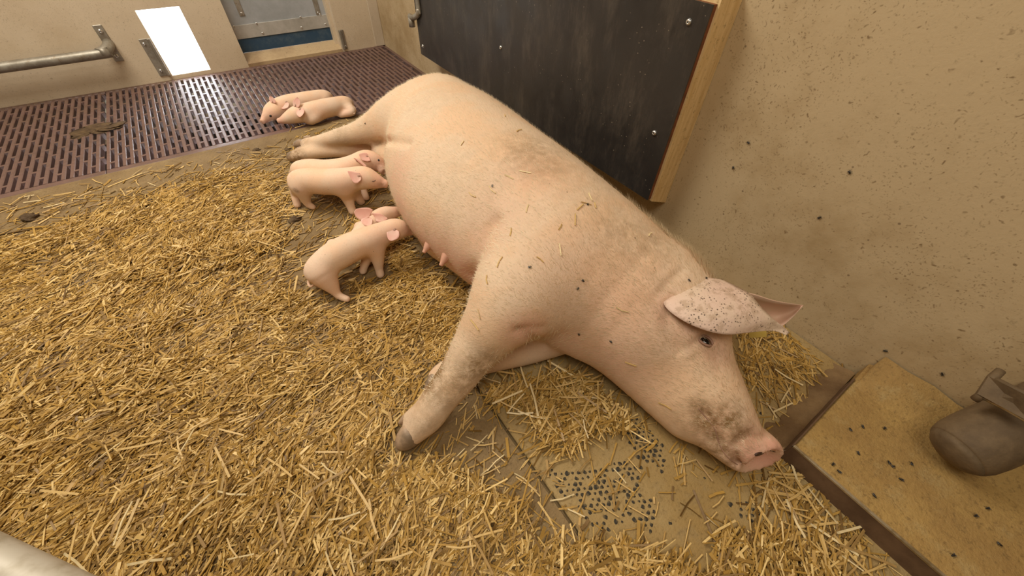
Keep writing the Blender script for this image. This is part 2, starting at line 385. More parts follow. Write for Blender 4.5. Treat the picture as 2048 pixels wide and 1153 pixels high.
# ---- pipe rail on the back wall
ra = prop(empty('wall_rail', (-.45, YB, .2)), 'galvanised pipe rail bent to a bolted plate left of the hatch', 'rail')
YP = YB-.085
e0 = atY(-400, 190, YP); e1 = atY(150, 115, YP); e2 = atY(200, 106, YP)
pts = [np.array([-2.3, YP, e1[2]-.005]), e1, e2, e2+[.035, .022, .008], e2+[.05, .055, .018], e2+[.052, .085, .022]]
MB().tube(catmull(pts, 5), .026, 14).build('pipe', M_GALV, ra, True)
pl = [atY(187, 50, YB), atY(204, 48, YB), atY(247, 121, YB), atY(229, 126, YB)]
xa = (pl[0][0]+pl[3][0])/2; xb = (pl[1][0]+pl[2][0])/2
MB().box(xa, xb, YB-.008, YB+.002, pl[2][2], pl[0][2], .003).build('mounting_plate', M_GALV, ra)
for zz in (pl[0][2]-.03, pl[2][2]+.03): screw(((xa+xb)/2, YB-.008, zz), ra, math.pi/2, 1.3)

# ---- hatch bracket, flap door
hb = prop(empty('hatch_bracket', (-.28, YB, .02)), 'narrow galvanised bracket plate along the bright hatch', 'bracket')
MB().box(-.302, -.246, YB-.008, YB-.0005, .03, .236, .002).build('plate', M_GALV, hb)
MB().box(-.262, -.246, YB-.022, YB-.008, .03, .236, .002).build('flange', M_GALV, hb)
screw((-.287, YB-.008, .21), hb, math.pi/2, 1.1); screw((-.283, YB-.008, .06), hb, math.pi/2, 1.1)
fb = prop(empty('door_bracket', (.88, YB, 0)), 'small galvanised channel bracket at the foot of the flap door', 'bracket')
b0 = atY(677, 60, YB); b1 = atY(694, 97, YB)
MB().box(b0[0]-.004, b1[0]+.004, YB-.008, YB-.0005, b1[2], b0[2], .002).build('plate', M_GALV, fb)
MB().box(b0[0]-.004, b0[0]+.010, YB-.026, YB-.008, b1[2], b0[2], .002).build('flange', M_GALV, fb)
screw((b1[0]-.008, YB-.008, b1[2]+.02), fb, math.pi/2, .9)
YFp = YB+.115
fl = prop(empty('flap_door', (.53, YFp, .09)), 'grey sheet metal flap door with blue rubber strip at the bottom', 'door')
fz = atY(487, 106, YFp)[2]
zb = atY(560, 66, YFp)[2]; zp = atY(560, 40, YFp)[2]
MB().box(FX0+.004, FX1-.006, YFp, YFp+.012, zb, FZ1-.005).build('sheet', M_FLAP, fl)
MB().box(FX0+.008, FX1-.008, YFp-.006, YFp-.0002, zb-.004, zp, .001).build('lower_plate', M_FPLATE, fl)
MB().box(FX0+.004, FX1-.006, YFp-.0001, YFp+.006, fz, zb-.0001).build('rubber_strip', M_BLUE, fl)
for px0 in (478, 633):
    s0 = atY(px0, 15, YFp); MB().box(s0[0]-.016, s0[0]+.016, YFp-.006, YFp-.0002, s0[2]-.045, FZ1-.1, .001).build('strap', M_GALV, fl)
    screw((s0[0], YFp-.006, s0[2]-.03), fl, math.pi/2, .8)
for q in ((468, 53), (513, 47), (601, 34), (640, 29), (471, 74), (525, 66), (603, 55), (651, 48)):
    p = atY(*q, YFp-.006); screw(p, fl, math.pi/2, .85)

# ---- feed pipe and its clamp at the right edge
E0 = at(1912, 903, .145); E1 = at(2120, 812, .250)
fp = prop(empty('feed_pipe', tuple(E0)), 'thick grimy pipe ending above the step at the right edge', 'pipe')
ax = (E1-E0)/np.linalg.norm(E1-E0); r0 = 57*depth(E0)/F
EU = E1+ax*.10
MB().tube([E0, E0+ax*.004, E0+ax*.02, E0+ax*.05, E1, EU, EU+ax*.03+[0, 0, .03], EU+ax*.045+[0, 0, .09], EU+ax*.045+[0, 0, 2.4]], [r0*.86, r0*.90, r0*.97, r0, r0*.98, r0*.98, r0*.98, r0*.98, r0*.98], 28).build('tube', M_PIPE, fp, True)
MB().tube([E0, E0-ax*.012, E0-ax*.02, E0-ax*.024], [r0*.86, r0*.7, r0*.45, r0*.1], 28).build('end_cap', M_PIPE, fp, True)
K = [at(1962, 792, .27), at(1985, 757, .30), at(2070, 800, .33), at(2070, 850, .29)]
ck = prop(empty('pipe_clamp', tuple(K[0])), 'rusty grey clamp channel on the wall above the feed pipe', 'clamp')
def slab(pts, th):
    p = [np.asarray(q) for q in pts]; n = np.cross(p[1]-p[0], p[2]-p[0]); n = n/np.linalg.norm(n)*th
    V = p + [q-n for q in p]; k = len(p)
    return MB().add(V, [tuple(range(k)), tuple(range(2*k-1, k-1, -1))] + [(i, i+k, (i+1) % k+k, (i+1) % k) for i in range(k)])
slab(K, .012).build('web', M_PIPE, ck)
MB().tube([K[0], (K[0]+K[3])/2+[0, 0, .002], K[3]], .006, 8).build('lower_lip', M_STEEL, ck, True)
MB().tube([K[1], (K[1]+K[2])/2, K[2]], .0065, 8).build('upper_lip', M_PIPE, ck, True)
MB().tube([K[1]+[0.02, 0, .012], K[1], K[0], K[0]+[-.004, 0, -.014]], [.008, .009, .009, .008], 8).build('hook_end', M_PIPE, ck, True)

# ---- gate rail close to the camera, lower left
g0 = at(-60, 1110, .52); g1 = at(140, 1205, .50); gd = (g1-g0)
gr = prop(empty('gate_rail', tuple(g0)), 'pale galvanised pipe rail close up in the lower left corner', 'rail')
gl = g0-gd*7; gh = g1+gd*.9
MB().tube([gl, g0, g1, gh], .023, 20).build('pipe', M_RAIL, gr, True)
for k_ in (gl+gd*.2, gh-gd*.15): MB().tube([k_, [k_[0], k_[1], .001]], .02, 16).build('post', M_RAIL, gr, True)
# ------------------------------------------------------------------ signed distance modelling of the animals
class Grid:
    def __init__(s, xs, ys, zs):
        s.ax = [np.asarray(a, np.float32) for a in (xs, ys, zs)]
        s.V = np.full([len(a) for a in s.ax], .5, np.float32)
    def sub(s, lo, hi):
        sl = []
        for a, l, h in zip(s.ax, lo, hi):
            i0 = max(int(np.searchsorted(a, l))-1, 0); i1 = min(int(np.searchsorted(a, h))+1, len(a)); sl.append(slice(i0, max(i1, i0+1)))
        return tuple(sl)
    def pts(s, sl): return np.meshgrid(*[a[q] for a, q in zip(s.ax, sl)], indexing='ij')
    def field(s, P, n=4, up=(0, 0, 1), margin=.06):
        # P rows: x y z ra rb ; an elliptical sweep
        P = np.asarray(P, float); P = catmull(P, n) if len(P) > 1 else P
        R = P[:, 3:].max(); lo = P[:, :3].min(0)-R-margin; hi = P[:, :3].max(0)+R+margin
        sl = s.sub(lo, hi); D = np.full([q.stop-q.start for q in sl], .5, np.float32)
        up = np.asarray(up, float)
        for i in range(max(len(P)-1, 1)):
            a = P[i]; b = P[min(i+1, len(P)-1)]; rm = max(a[3:].max(), b[3:].max())+margin
            q = s.sub(np.minimum(a, b)[:3]-rm, np.maximum(a, b)[:3]+rm)
            X, Y, Z = s.pts(q)
            d = b[:3]-a[:3]; L = np.linalg.norm(d)
            th = d/L if L > 1e-6 else np.array([0, 1., 0])
            u = up - th*np.dot(up, th)
            if np.linalg.norm(u) < .05: u = np.array([1., 0, 0]) - th*th[0]
            u /= np.linalg.norm(u); w = np.cross(th, u)
            rx, ry, rz = X-a[0], Y-a[1], Z-a[2]
            sd = rx*th[0]+ry*th[1]+rz*th[2]; t_ = np.clip(sd/max(L, 1e-6), 0, 1); ov = sd-t_*L
            du = rx*u[0]+ry*u[1]+rz*u[2]; dw = rx*w[0]+ry*w[1]+rz*w[2]
            ra = a[3]+(b[3]-a[3])*t_; rb = a[4]+(b[4]-a[4])*t_; rc = np.minimum(ra, rb)
            e = np.sqrt((dw/ra)**2+(du/rb)**2+(ov/rc)**2)+1e-6
            dd = np.sqrt(du*du+dw*dw+ov*ov)
            val = (e-1)*np.where(e < .05, rc, dd/e)
            qs = tuple(slice(k.start-m.start, k.stop-m.start) for k, m in zip(q, sl))
            qc = tuple(slice(max(k.start, 0), min(k.stop, n_)) for k, n_ in zip(qs, D.shape))
            off = tuple(slice(c.start-k.start, c.stop-k.start) for k, c in zip(qs, qc))
            D[qc] = np.minimum(D[qc], val[off])
        return sl, D
    def add(s, P, k=.03, **kw):
        sl, D = s.field(P, **kw); A = s.V[sl]
        h = np.maximum(k-np.abs(A-D), 0)/k; s.V[sl] = np.minimum(A, D)-h*h*k/4
    def cut(s, P, k=.01, **kw):
        sl, D = s.field(P, **kw); A = s.V[sl]; D = -D
        h = np.maximum(k-np.abs(A-D), 0)/k; s.V[sl] = np.maximum(A, D)+h*h*k/4
    def floor(s, z0=.001, k=.02):
        D = np.broadcast_to((z0-s.ax[2])[None, None, :], s.V.shape); A = s.V
        h = np.maximum(k-np.abs(A-D), 0)/k; s.V = np.maximum(A, D)+h*h*k/4
    def hit(s, px, py, t0=.3, t1=4.):
        d = ray(px, py); T = np.arange(t0, t1, .003); Q = CAM+T[:, None]*d
        idx = [np.interp(Q[:, i], s.ax[i], np.arange(len(s.ax[i]))) for i in range(3)]
        ins = np.all([(Q[:, i] > s.ax[i][0]) & (Q[:, i] < s.ax[i][-1]) for i in range(3)], axis=0)
        ii = [np.round(q).astype(int) for q in idx]
        val = np.where(ins, s.V[ii[0], ii[1], ii[2]], 1)
        j = np.argmax(val < 0)
        return Q[j] if val[j] < 0 else None
    def surface(s, smooth=4):
        V = s.V; nx, ny, nz = V.shape
        ins = V < 0; cnt = np.zeros((nx-1, ny-1, nz-1), np.int8)
        for i in (0, 1):
            for j in (0, 1):
                for k in (0, 1): cnt += ins[i:nx-1+i, j:ny-1+j, k:nz-1+k]
        act = np.argwhere((cnt > 0) & (cnt < 8)); ids = np.full(cnt.shape, -1, np.int32)
        ids[act[:, 0], act[:, 1], act[:, 2]] = np.arange(len(act))
        acc = np.zeros((len(act), 3)); n = np.zeros(len(act))
        co = [(i, j, k) for i in (0, 1) for j in (0, 1) for k in (0, 1)]
        for a in co:
            for ax in range(3):
                if a[ax]: continue
                b = list(a); b[ax] = 1
                va = V[act[:, 0]+a[0], act[:, 1]+a[1], act[:, 2]+a[2]]; vb = V[act[:, 0]+b[0], act[:, 1]+b[1], act[:, 2]+b[2]]
                m = (va < 0) != (vb < 0); t_ = np.where(m, va/np.where(m, va-vb, 1), 0)
                p = np.array(a, float)[None, :].repeat(len(act), 0); p[:, ax] += t_
                acc += p*m[:, None]; n += m
        pos = act + acc/n[:, None]
        P = np.stack([np.interp(pos[:, i], np.arange(len(s.ax[i])), s.ax[i]) for i in range(3)], 1)
        Q = []
        for ax in range(3):
            o1, o2 = [(1, 2), (2, 0), (0, 1)][ax]
            sa = [slice(None)]*3; sb = [slice(None)]*3; sa[ax] = slice(0, -1); sb[ax] = slice(1, None)
            E = np.argwhere(ins[tuple(sa)] != ins[tuple(sb)])
            E = E[(E[:, o1] > 0) & (E[:, o2] > 0) & (E[:, o1] < V.shape[o1]-1) & (E[:, o2] < V.shape[o2]-1)]
            q = []
            for da, db in ((1, 1), (0, 1), (0, 0), (1, 0)):
                c_ = E.copy(); c_[:, o1] -= da; c_[:, o2] -= db; q.append(ids[c_[:, 0], c_[:, 1], c_[:, 2]])
            q = np.stack(q, 1); fl_ = ~ins[E[:, 0], E[:, 1], E[:, 2]]
            q[fl_] = q[fl_][:, ::-1]; Q.append(q)
        Q = np.concatenate(Q)
        e0 = Q.ravel(); e1 = np.roll(Q, -1, 1).ravel()
        for _ in range(smooth):
            A = np.zeros_like(P); c_ = np.zeros(len(P))
            for u_, w_ in ((e0, e1), (e1, e0)):
                for k in range(3): A[:, k] += np.bincount(u_, P[w_, k], len(P))
                c_ += np.bincount(u_, minlength=len(P))
            P = P*.5+.5*A/np.maximum(c_, 1)[:, None]
        return P, Q
def blobs(P, spec):
    out = np.zeros(len(P))
    for c_, r_, s_ in spec:
        if c_ is None: continue
        d = np.linalg.norm(P-np.asarray(c_)[None, :3], axis=1)
        out = np.maximum(out, s_*np.clip(1.3-d/r_*1.0, 0, 1))
    return out
def seg(*rows): return [pp(*r[:4])[[0, 1, 2, 3, 3]] if len(r) == 4 else np.array([*at(*r[:3]), r[3]*depth(at(*r[:3]))/F, r[4]*depth(at(*r[:3]))/F]) for r in rows]
def patch(name, rows, mat, parent, th=.006, nt=5, ns=8, curl=0.):
    rows = [np.concatenate([np.asarray(q, float) for q in r]) for r in rows]
    R = catmull(np.array(rows), nt); V = []
    for r in R:
        L_, M_, R_ = r[:3], r[3:6], r[6:9]
        for k in range(ns+1):
            s_ = 2*k/ns-1; V.append(L_*(s_*(s_-1)/2)+M_*(1-s_*s_)+R_*(s_*(s_+1)/2))
    V = np.array(V); nr = len(R); G = V.reshape(nr, ns+1, 3)
    gu = np.gradient(G, axis=0); gv = np.gradient(G, axis=1); Nn = np.cross(gu, gv); Nn /= np.linalg.norm(Nn, axis=2, keepdims=True)+1e-9
    edge = np.minimum(1, 1.25-np.abs(np.linspace(-1, 1, ns+1)))[None, :, None]*np.minimum(1, np.linspace(1.6, .25, nr))[:, None, None]
    top = G+Nn*th*edge; bot = G-Nn*th*edge
    VV = np.concatenate([top.reshape(-1, 3), bot.reshape(-1, 3)]); o_ = nr*(ns+1); Fc = []
    for i in range(nr-1):
        for k in range(ns):
            a = i*(ns+1)+k; b = a+1; c_ = b+ns+1; d = a+ns+1
            Fc += [(a, b, c_, d), (o_+d, o_+c_, o_+b, o_+a)]
        a = i*(ns+1); d = a+ns+1; Fc.append((a, d, o_+d, o_+a)); a = i*(ns+1)+ns; d = a+ns+1; Fc.append((d, a, o_+a, o_+d))
    for i in (0, nr-1):
        for k in range(ns):
            a = i*(ns+1)+k; Fc.append((a, o_+a, o_+a+1, a+1) if i == 0 else (a+1, o_+a+1, o_+a, a))
    return link(name, mesh(name, VV, Fc, True), mat, parent)

# ------------------------------------------------------------------ the sow
ys = np.concatenate([np.arange(-.19, .42, .0052), np.arange(.42, 2.16, .0105)])
G = Grid(np.arange(-.08, 1.10, .0085), ys, np.arange(-.012, .56, .0078))
BODY = [(.715, 1.76, .19, .08, .08), (.71, 1.68, .20, .14, .145), (.70, 1.52, .215, .19, .195), (.665, 1.36, .23, .245, .222), (.622, 1.18, .235, .284, .236),
        (.60, .98, .235, .293, .238), (.607, .78, .235, .272, .235), (.635, .60, .225, .236, .220), (.662, .46, .21, .212, .200), (.684, .32, .19, .172, .165)]
G.add(BODY, .02, n=3)
HEAD = [(.685, .32, .19, .165, .158), (.675, .20, .165, .122, .125), (.662, .10, .138, .098, .102), (.652, .01, .110, .074, .078), (.650, -.04, .097, .058, .062), (.656, -.075, .092, .048, .052)]
G.add(HEAD, .05, n=4)
# haunch and hind legs
G.add(seg((880, 232, .265, 62), (820, 238, .265, 50), (785, 246, .235, 39)), .09)
G.add(seg((815, 237, .275, 48), (768, 250, .215, 36), (724, 264, .16, 23), (680, 274, .12, 16.5), (640, 283, .085, 12.5), (612, 288, .06, 11)), .04)
G.add(seg((815, 300, .09, 38), (760, 297, .06, 20), (700, 300, .05, 15), (650, 303, .045, 13), (610, 308, .04, 13.5), (592, 312, .035, 12)), .02)
G.add(seg((815, 318, .13, 36), (785, 312, .11, 28), (762, 306, .085, 19)), .03)
# shoulder and forelegs
G.add(seg((1100, 520, .28, 112), (1045, 582, .275, 98), (1003, 630, .25, 72), (968, 675, .20, 56), (940, 715, .165, 46), (912, 757, .13, 40), (880, 797, .095, 36), (856, 832, .07, 34), (838, 852, .055, 29), (826, 866, .045, 25)), .085)
G.add(seg((852, 822, .085, 18), (828, 827, .075, 13), (812, 835, .062, 9.5)), .012)
G.add(seg((1100, 682, .06, 34), (1050, 697, .052, 34), (985, 714, .048, 31), (920, 735, .045, 28), (888, 744, .04, 21), (872, 754, .034, 17)), .015)
G.add(seg((1110, 628, .15, 62), (1170, 660, .14, 58)), .05)
# jowl, cheek, shoulder ridge
G.add([(.615, .30, .12, .092, .10), (.618, .18, .10, .078, .09), (.612, .08, .085, .055, .07)], .05)
G.add(seg((1318, 585, .22, 92), (1370, 650, .21, 72)), .06)
# udder row along the belly
for q in ((812, 345, .10, 22), (806, 395, .09, 30), (832, 450, .08, 33), (868, 490, .075, 32), (910, 512, .07, 32)): G.add(seg((q[0]+14, q[1]-6, q[2], q[3])), .07)
# snout disc
nd = np.array([-.46, -.84, .16]); nd /= np.linalg.norm(nd); e = at(1515, 908, .092)-nd*.006
G.add([np.array([*(e-nd*.02), .046, .048]), np.array([*(e-nd*.002), .052, .053]), np.array([*(e+nd*.004), .054, .055])], .010, n=2)
G.cut([np.array([*(e+nd*.066), .062, .062]), np.array([*(e+nd*.072), .062, .062])], .006, n=1)
G.floor(.001, .03)
# creases: mouth, snout folds, armpit, groin, neck
def crease(pxs, r, k=.008, lift=0.):
    pts = [G.hit(*q) for q in pxs]; pts = [np.array([*p, r, r]) for p in pts if p is not None]
    if len(pts) > 1: G.cut(pts, k, n=3, margin=.03)
crease([(1393, 812), (1412, 835), (1429, 858), (1441, 895), (1458, 918), (1480, 934)], .010, .006)
crease([(1476, 925), (1470, 902), (1480, 886), (1502, 876), (1532, 876)], .007, .005)
crease([(1466, 888), (1484, 870), (1512, 862)], .006, .005)
crease([(1385, 690), (1400, 676), (1425, 678), (1440, 690)], .0035, .01)
crease([(1418, 702), (1430, 715), (1440, 735)], .003, .01)
crease([(1345, 600), (1335, 640), (1345, 680), (1360, 700)], .006, .02)
crease([(1318, 588), (1340, 562), (1366, 540)], .002, .02)
crease([(1034, 662), (1048, 670), (1066, 680), (1090, 690)], .007, .015)
crease([(1036, 660), (1062, 656), (1090, 658)], .003, .015)
crease([(1385, 830), (1400, 850), (1418, 880)], .005, .012)
crease([(818, 286), (800, 284), (780, 283), (760, 284), (745, 286)], .013, .012)
crease([(990, 445), (972, 472), (960, 500), (950, 530), (944, 556)], .011, .03)
EYE_P = G.hit(1408, 683)
if EYE_P is not None: G.cut([np.array([*(EYE_P+[0, 0, .006]), .017, .012]), np.array([*(EYE_P+[.004, -.004, .006]), .015, .012])], .012, n=1)
nost = []
for p in nost:
    if p is not None: G.cut([np.array([*p, .006, .010]), np.array([*(p+[-.002, .014, -.002]), .005, .009])], .004, n=1)
P, Q = G.surface(3)
sow = prop(empty('sow', (.62, 1.0, 0)), 'huge pale pink sow lying on her side along the wall', 'pig')
me = npmesh('sow_body', P, Q)
H_ = G.hit
dirt = blobs(P, [(H_(925, 760), .055, .75), (H_(950, 735), .05, .85), (H_(890, 800), .05, .5), (H_(905, 830), .05, .95), (H_(850, 850), .05, .4), (H_(1455, 842), .05, 1.), (H_(1480, 868), .04, .8), (H_(1415, 838), .05, 1.), (H_(1400, 815), .03, .9), (H_(1432, 870), .03, .9), (H_(1445, 912), .05, .9), (H_(1385, 850), .05, .45), (H_(1440, 900), .06, .7),
        (H_(1400, 715), .05, .35), (H_(1330, 700), .09, .22), (H_(1060, 300), .12, .55), (H_(1090, 330), .10, .45), (H_(1020, 290), .10, .3), (H_(1250, 480), .12, .42), (H_(1300, 480), .1, .42), (H_(960, 330), .2, .16), (H_(600, 288), .06, .5), (H_(590, 312), .05, .9),
        (H_(680, 270), .05, .35), (H_(866, 752), .08, 1.), (H_(880, 735), .06, .8), (H_(795, 890), .05, .4), (H_(970, 720), .05, .6), (H_(1200, 400), .25, .2), (H_(1320, 600), .1, .25), (H_(1250, 790), .1, .3), (H_(850, 200), .15, .15), (H_(1100, 480), .3, .1)])
pink = blobs(P, [(H_(790, 350), .10, .45), (H_(782, 395), .09, .9), (H_(800, 420), .08, .7), (H_(830, 470), .11, .75), (H_(860, 500), .11, .8), (H_(900, 530), .14, .85), (H_(940, 548), .1, .95), (H_(1050, 660), .06, .75), (H_(1130, 690), .11, .5), (H_(1250, 640), .16, .35), (H_(1220, 720), .13, .45),
        (H_(1520, 912), .06, 1.), (H_(1500, 925), .05, 1.), (H_(1535, 918), .05, 1.), (H_(1552, 900), .05, 1.), (H_(1505, 892), .05, .9), (H_(1480, 905), .05, .6), (H_(1500, 860), .05, .35), (H_(1440, 860), .06, .4), (H_(960, 480), .08, .35), (H_(1000, 430), .12, .25), (H_(1060, 350), .12, .25), (H_(1330, 620), .06, .55), (H_(1430, 700), .05, .5), (H_(1380, 650), .07, .45), (H_(1150, 560), .15, .22), (H_(780, 284), .06, .45), (H_(740, 300), .07, .45), (H_(720, 305), .06, .4)])
fattr(me, 'dirt', dirt); fattr(me, 'pink', pink)
body_o = link('body', me, M_SOW, sow)
FOOT = [P[P[:, 2] < .06, :2]]
BVH = BVHTree.FromPolygons([tuple(q) for q in P], [tuple(q) for q in Q])
def bhit(px, py):
    d = Vector(ray(px, py)).normalized(); r_ = BVH.ray_cast(Vector(CAM), d)
    return (np.array(r_[0]), np.array(r_[1])) if r_[0] is not None else (None, None)
# ears
def A(*q): return at(*q)
patch('ear', [(A(1352, 585, .318), A(1392, 560, .335), A(1450, 562, .325)), (A(1328, 600, .335), A(1402, 588, .356), A(1482, 578, .345)), (A(1338, 622, .338), A(1424, 614, .356), A(1503, 591, .350)),
   (A(1384, 651, .336), A(1460, 633, .350), A(1517, 609, .345)), (A(1445, 669, .328), A(1500, 647, .336), A(1536, 629, .334)), (A(1505, 665, .318), A(1538, 652, .318), A(1556, 646, .320)), (A(1545, 662, .308), A(1560, 658, .306), A(1569, 656, .310)), (A(1573, 671, .298), A(1576, 668, .298), A(1579, 666, .298))], M_EARS, sow, .0034, 6, 14)['label'] = 'near ear with dark specks'
patch('ear', [(A(1480, 640, .19), A(1478, 612, .205), A(1470, 580, .29)), (A(1515, 655, .19), A(1512, 625, .195), A(1510, 590, .285)), (A(1556, 656, .195), A(1550, 628, .19), A(1545, 601, .27)),
   (A(1584, 636, .215), A(1579, 622, .215), A(1577, 607, .258)), (A(1603, 615, .245), A(1605, 613, .245), A(1608, 611, .245))], M_EARF, sow, .005, 6, 10)
# ear tag with its digits, on the far ear
tg = [at(1495, 657, .205), at(1530, 654, .205), at(1532, 674, .185), at(1497, 676, .185)]
tago = slab(tg, .003).build('ear_tag', M_TAG, sow)
SEGS = {'0': 'abcdef', '3': 'abgcd', '8': 'abcdefg', '5': 'afgcd'}
ex = (tg[1]-tg[0]); ey = (tg[3]-tg[0]); en = np.cross(ex, ey); en /= np.linalg.norm(en); en = en if en[2] > 0 else -en
mbd = MB()
for i, ch in enumerate('00385'):
    o_ = tg[0]+ex*(.10+i*.17)+ey*.2+en*.001; dx = ex*.11; dy = ey*.6
    pt = {'a': (0, 0, 1, 0), 'b': (1, 0, 1, .5), 'c': (1, .5, 1, 1), 'd': (0, 1, 1, 1), 'e': (0, .5, 0, 1), 'f': (0, 0, 0, .5), 'g': (0, .5, 1, .5)}
    for s_ in SEGS[ch]:
        a = pt[s_]; mbd.tube([o_+dx*a[0]+dy*a[1], o_+dx*a[2]+dy*a[3]], .0011, 4)
mbd.build('tag_number', M_INK, tago)
# eye
pe, ne = bhit(1408, 683)
if pe is not None:
    bpy_ = MB(); rings = []
    ax1 = at(1420, 690, pe[2])-at(1398, 676, pe[2]); ax1 /= np.linalg.norm(ax1); ax2 = np.cross(ne, ax1)
    V = [pe+ne*.005]; Fc = []
    for i in range(1, 5):
        a = i/4*math.pi/2
        V += [pe+ne*(.006*math.cos(a)-.001)+(ax1*math.cos(k/14*2*math.pi)*.0150+ax2*math.sin(k/14*2*math.pi)*.0088)*math.sin(a) for k in range(14)]
    Fc = [(0, 1+k, 1+(k+1) % 14) for k in range(14)] + [(1+14*i+k, 1+14*i+14+k, 1+14*i+14+(k+1) % 14, 1+14*i+(k+1) % 14) for i in range(3) for k in range(14)]
    bpy_.add(V, Fc).build('eye', M_EYE, sow, True)
    lid = []
    for sgn in (1, -1):
        pts = [pe+ne*(.004+.003*math.sin(a))+ax1*math.cos(a)*.017+ax2*sgn*math.sin(a)*.0100 for a in np.linspace(0, math.pi, 9)]
        MB().tube(pts, [.0015]+[.0030]*7+[.0015], 8).build('eyelid', M_LID, sow, True)
mp = [bhit(*q) for q in ((1396, 816), (1412, 836), (1429, 858), (1440, 892), (1455, 915), (1476, 931))]
mp = [p-n_*.0005 for p, n_ in mp if p is not None]
if len(mp) > 2: MB().tube(catmull(mp, 4), [.0006]+[.0015]*18+[.001, .0006], 8).build('mouth_line', M_LID, sow, True)
for q in ((1519, 909), (1545, 903)):
    p, n_ = bhit(*q)
    if p is not None:
        sx_ = at(q[0]+10, q[1]+1, p[2])-p; sx_ -= n_*np.dot(sx_, n_); sx_ /= np.linalg.norm(sx_); sy_ = np.cross(n_, sx_)
        k_ = 1. if q[0] < 1530 else .55
        V = [p+n_*.001]+[p+n_*.0006+sx_*math.cos(a)*.0125*k_+sy_*math.sin(a)*.0052*k_ for a in np.linspace(0, 2*math.pi, 14, endpoint=False)]
        V += [p-n_*.004+sx_*math.cos(a)*.0125*k_+sy_*math.sin(a)*.0052*k_ for a in np.linspace(0, 2*math.pi, 14, endpoint=False)]
        MB().add(V, [(0, 1+k, 1+(k+1) % 14) for k in range(14)]+[(1+k, 15+k, 15+(k+1) % 14, 1+(k+1) % 14) for k in range(14)]).build('nostril', M_NOST, sow)
# hooves: two claws per visible foot plus dew claws
def claw(base, tip, r, parent, flat=.75):
    base = np.asarray(base); tip = np.asarray(tip); d = tip-base; L = np.linalg.norm(d); d /= L
    side = np.cross(d, [0, 0, 1.]); side /= np.linalg.norm(side); up_ = np.cross(side, d)
    V = []; prof = [(-.15, .75), (0, .98), (.25, 1.02), (.5, .92), (.75, .68), (.93, .36), (1, .1)]
    for t_, q in prof: V += [base+d*L*t_+r*q*(side*math.cos(2*math.pi*k/14)*flat+up_*math.sin(2*math.pi*k/14))+up_*(-r*.25*t_) for k in range(14)]
    Fc = [(i*14+k, i*14+(k+1) % 14, i*14+14+(k+1) % 14, i*14+14+k) for i in range(len(prof)-1) for k in range(14)] + [tuple(range(13, -1, -1)), tuple(range((len(prof)-1)*14, len(prof)*14))]
    return MB().add(V, Fc).build('hoof', M_HOOF, parent, True)
claw(at(826, 865, .048), at(791, 898, .024), 27*depth(at(826, 865, .05))/F, sow, .85)
claw(at(818, 832, .064), at(796, 849, .045), 10.5*depth(at(818, 832, .06))/F, sow)
claw(at(872, 755, .034), at(850, 784, .018), 17*depth(at(868, 752, .035))/F, sow)
claw(at(880, 738, .03), at(860, 748, .018), 13*depth(at(868, 752, .035))/F, sow)
claw(at(607, 287, .055), at(585, 289, .045), 9.5*depth(at(607, 287, .055))/F, sow)
claw(at(620, 276, .06), at(606, 275, .045), 5*depth(at(607, 287, .055))/F, sow)
claw(at(592, 312, .035), at(572, 314, .025), 11*depth(at(592, 312, .035))/F, sow)
claw(at(612, 296, .055), at(590, 298, .045), 5*depth(at(607, 287, .055))/F, sow)
# teats
def teat(px, py, tx, ty, r):
    p, n_ = bhit(px, py)
    if p is None: return
    dp = depth(p)/F; dirv = RT*(tx-px)*dp-UP*(ty-py)*dp + n_*.006; r_ = r*dp
    pts = catmull([p-dirv*.5, p, p+dirv*.5, p+dirv*.9, p+dirv], 3)
    MB().tube(pts, list(np.interp(np.linspace(0, 1, len(pts)), [0, .3, .6, .85, 1], [r_*2.6, r_*1.9, r_*1.05, r_*.85, r_*.35])), 12).build('teat', M_TEAT, sow, True)
for q in ((780, 390, 774, 398, 4.5), (856, 492, 850, 504, 4), (891, 515, 884, 530, 4.5), (822, 462, 815, 468, 4), (770, 345, 765, 350, 3)): teat(*q)
# hair: fine bristles all over, a longer mane on the nape
def hairs(name, n, length, sel, width=.0006, seed=1):
    rg = np.random.default_rng(seed); Qa = Q[sel(P[Q[:, 0]])]
    q = Qa[rg.integers(0, len(Qa), n)]; uv = rg.random((n, 2))
    p = P[q[:, 0]]*((1-uv[:, :1])*(1-uv[:, 1:]))+P[q[:, 1]]*(uv[:, :1]*(1-uv[:, 1:]))+P[q[:, 2]]*(uv[:, :1]*uv[:, 1:])+P[q[:, 3]]*((1-uv[:, :1])*uv[:, 1:])
    nn = np.cross(P[q[:, 1]]-P[q[:, 0]], P[q[:, 3]]-P[q[:, 0]]); nn /= np.linalg.norm(nn, axis=1, keepdims=True)+1e-9
    fl_ = np.array([-.15, 1, 0])+rg.normal(0, .25, (n, 3)); fl_ -= nn*np.sum(fl_*nn, 1, keepdims=True); fl_ /= np.linalg.norm(fl_, axis=1, keepdims=True)
    L = length*rg.uniform(.5, 1.2, (n, 1)); sd = np.cross(fl_, nn)*width
    tip = p+(fl_*.85+nn*.45)*L
    V = np.concatenate([p-sd, p+sd, tip]); F3 = np.stack([np.arange(n), np.arange(n)+n, np.arange(n)+2*n], 1)
    o = link(name, npmesh(name, V, F3, False), M_HAIR, sow); o['kind'] = 'stuff'; return o
hairs('body_hair', 26000, .016, lambda p: (p[:, 2] > .12), .0005)
hairs('neck_bristles', 2600, .03, lambda p: (p[:, 0] > .78) & (p[:, 1] < .55) & (p[:, 1] > .22) & (p[:, 2] > .22), .0009, 2)
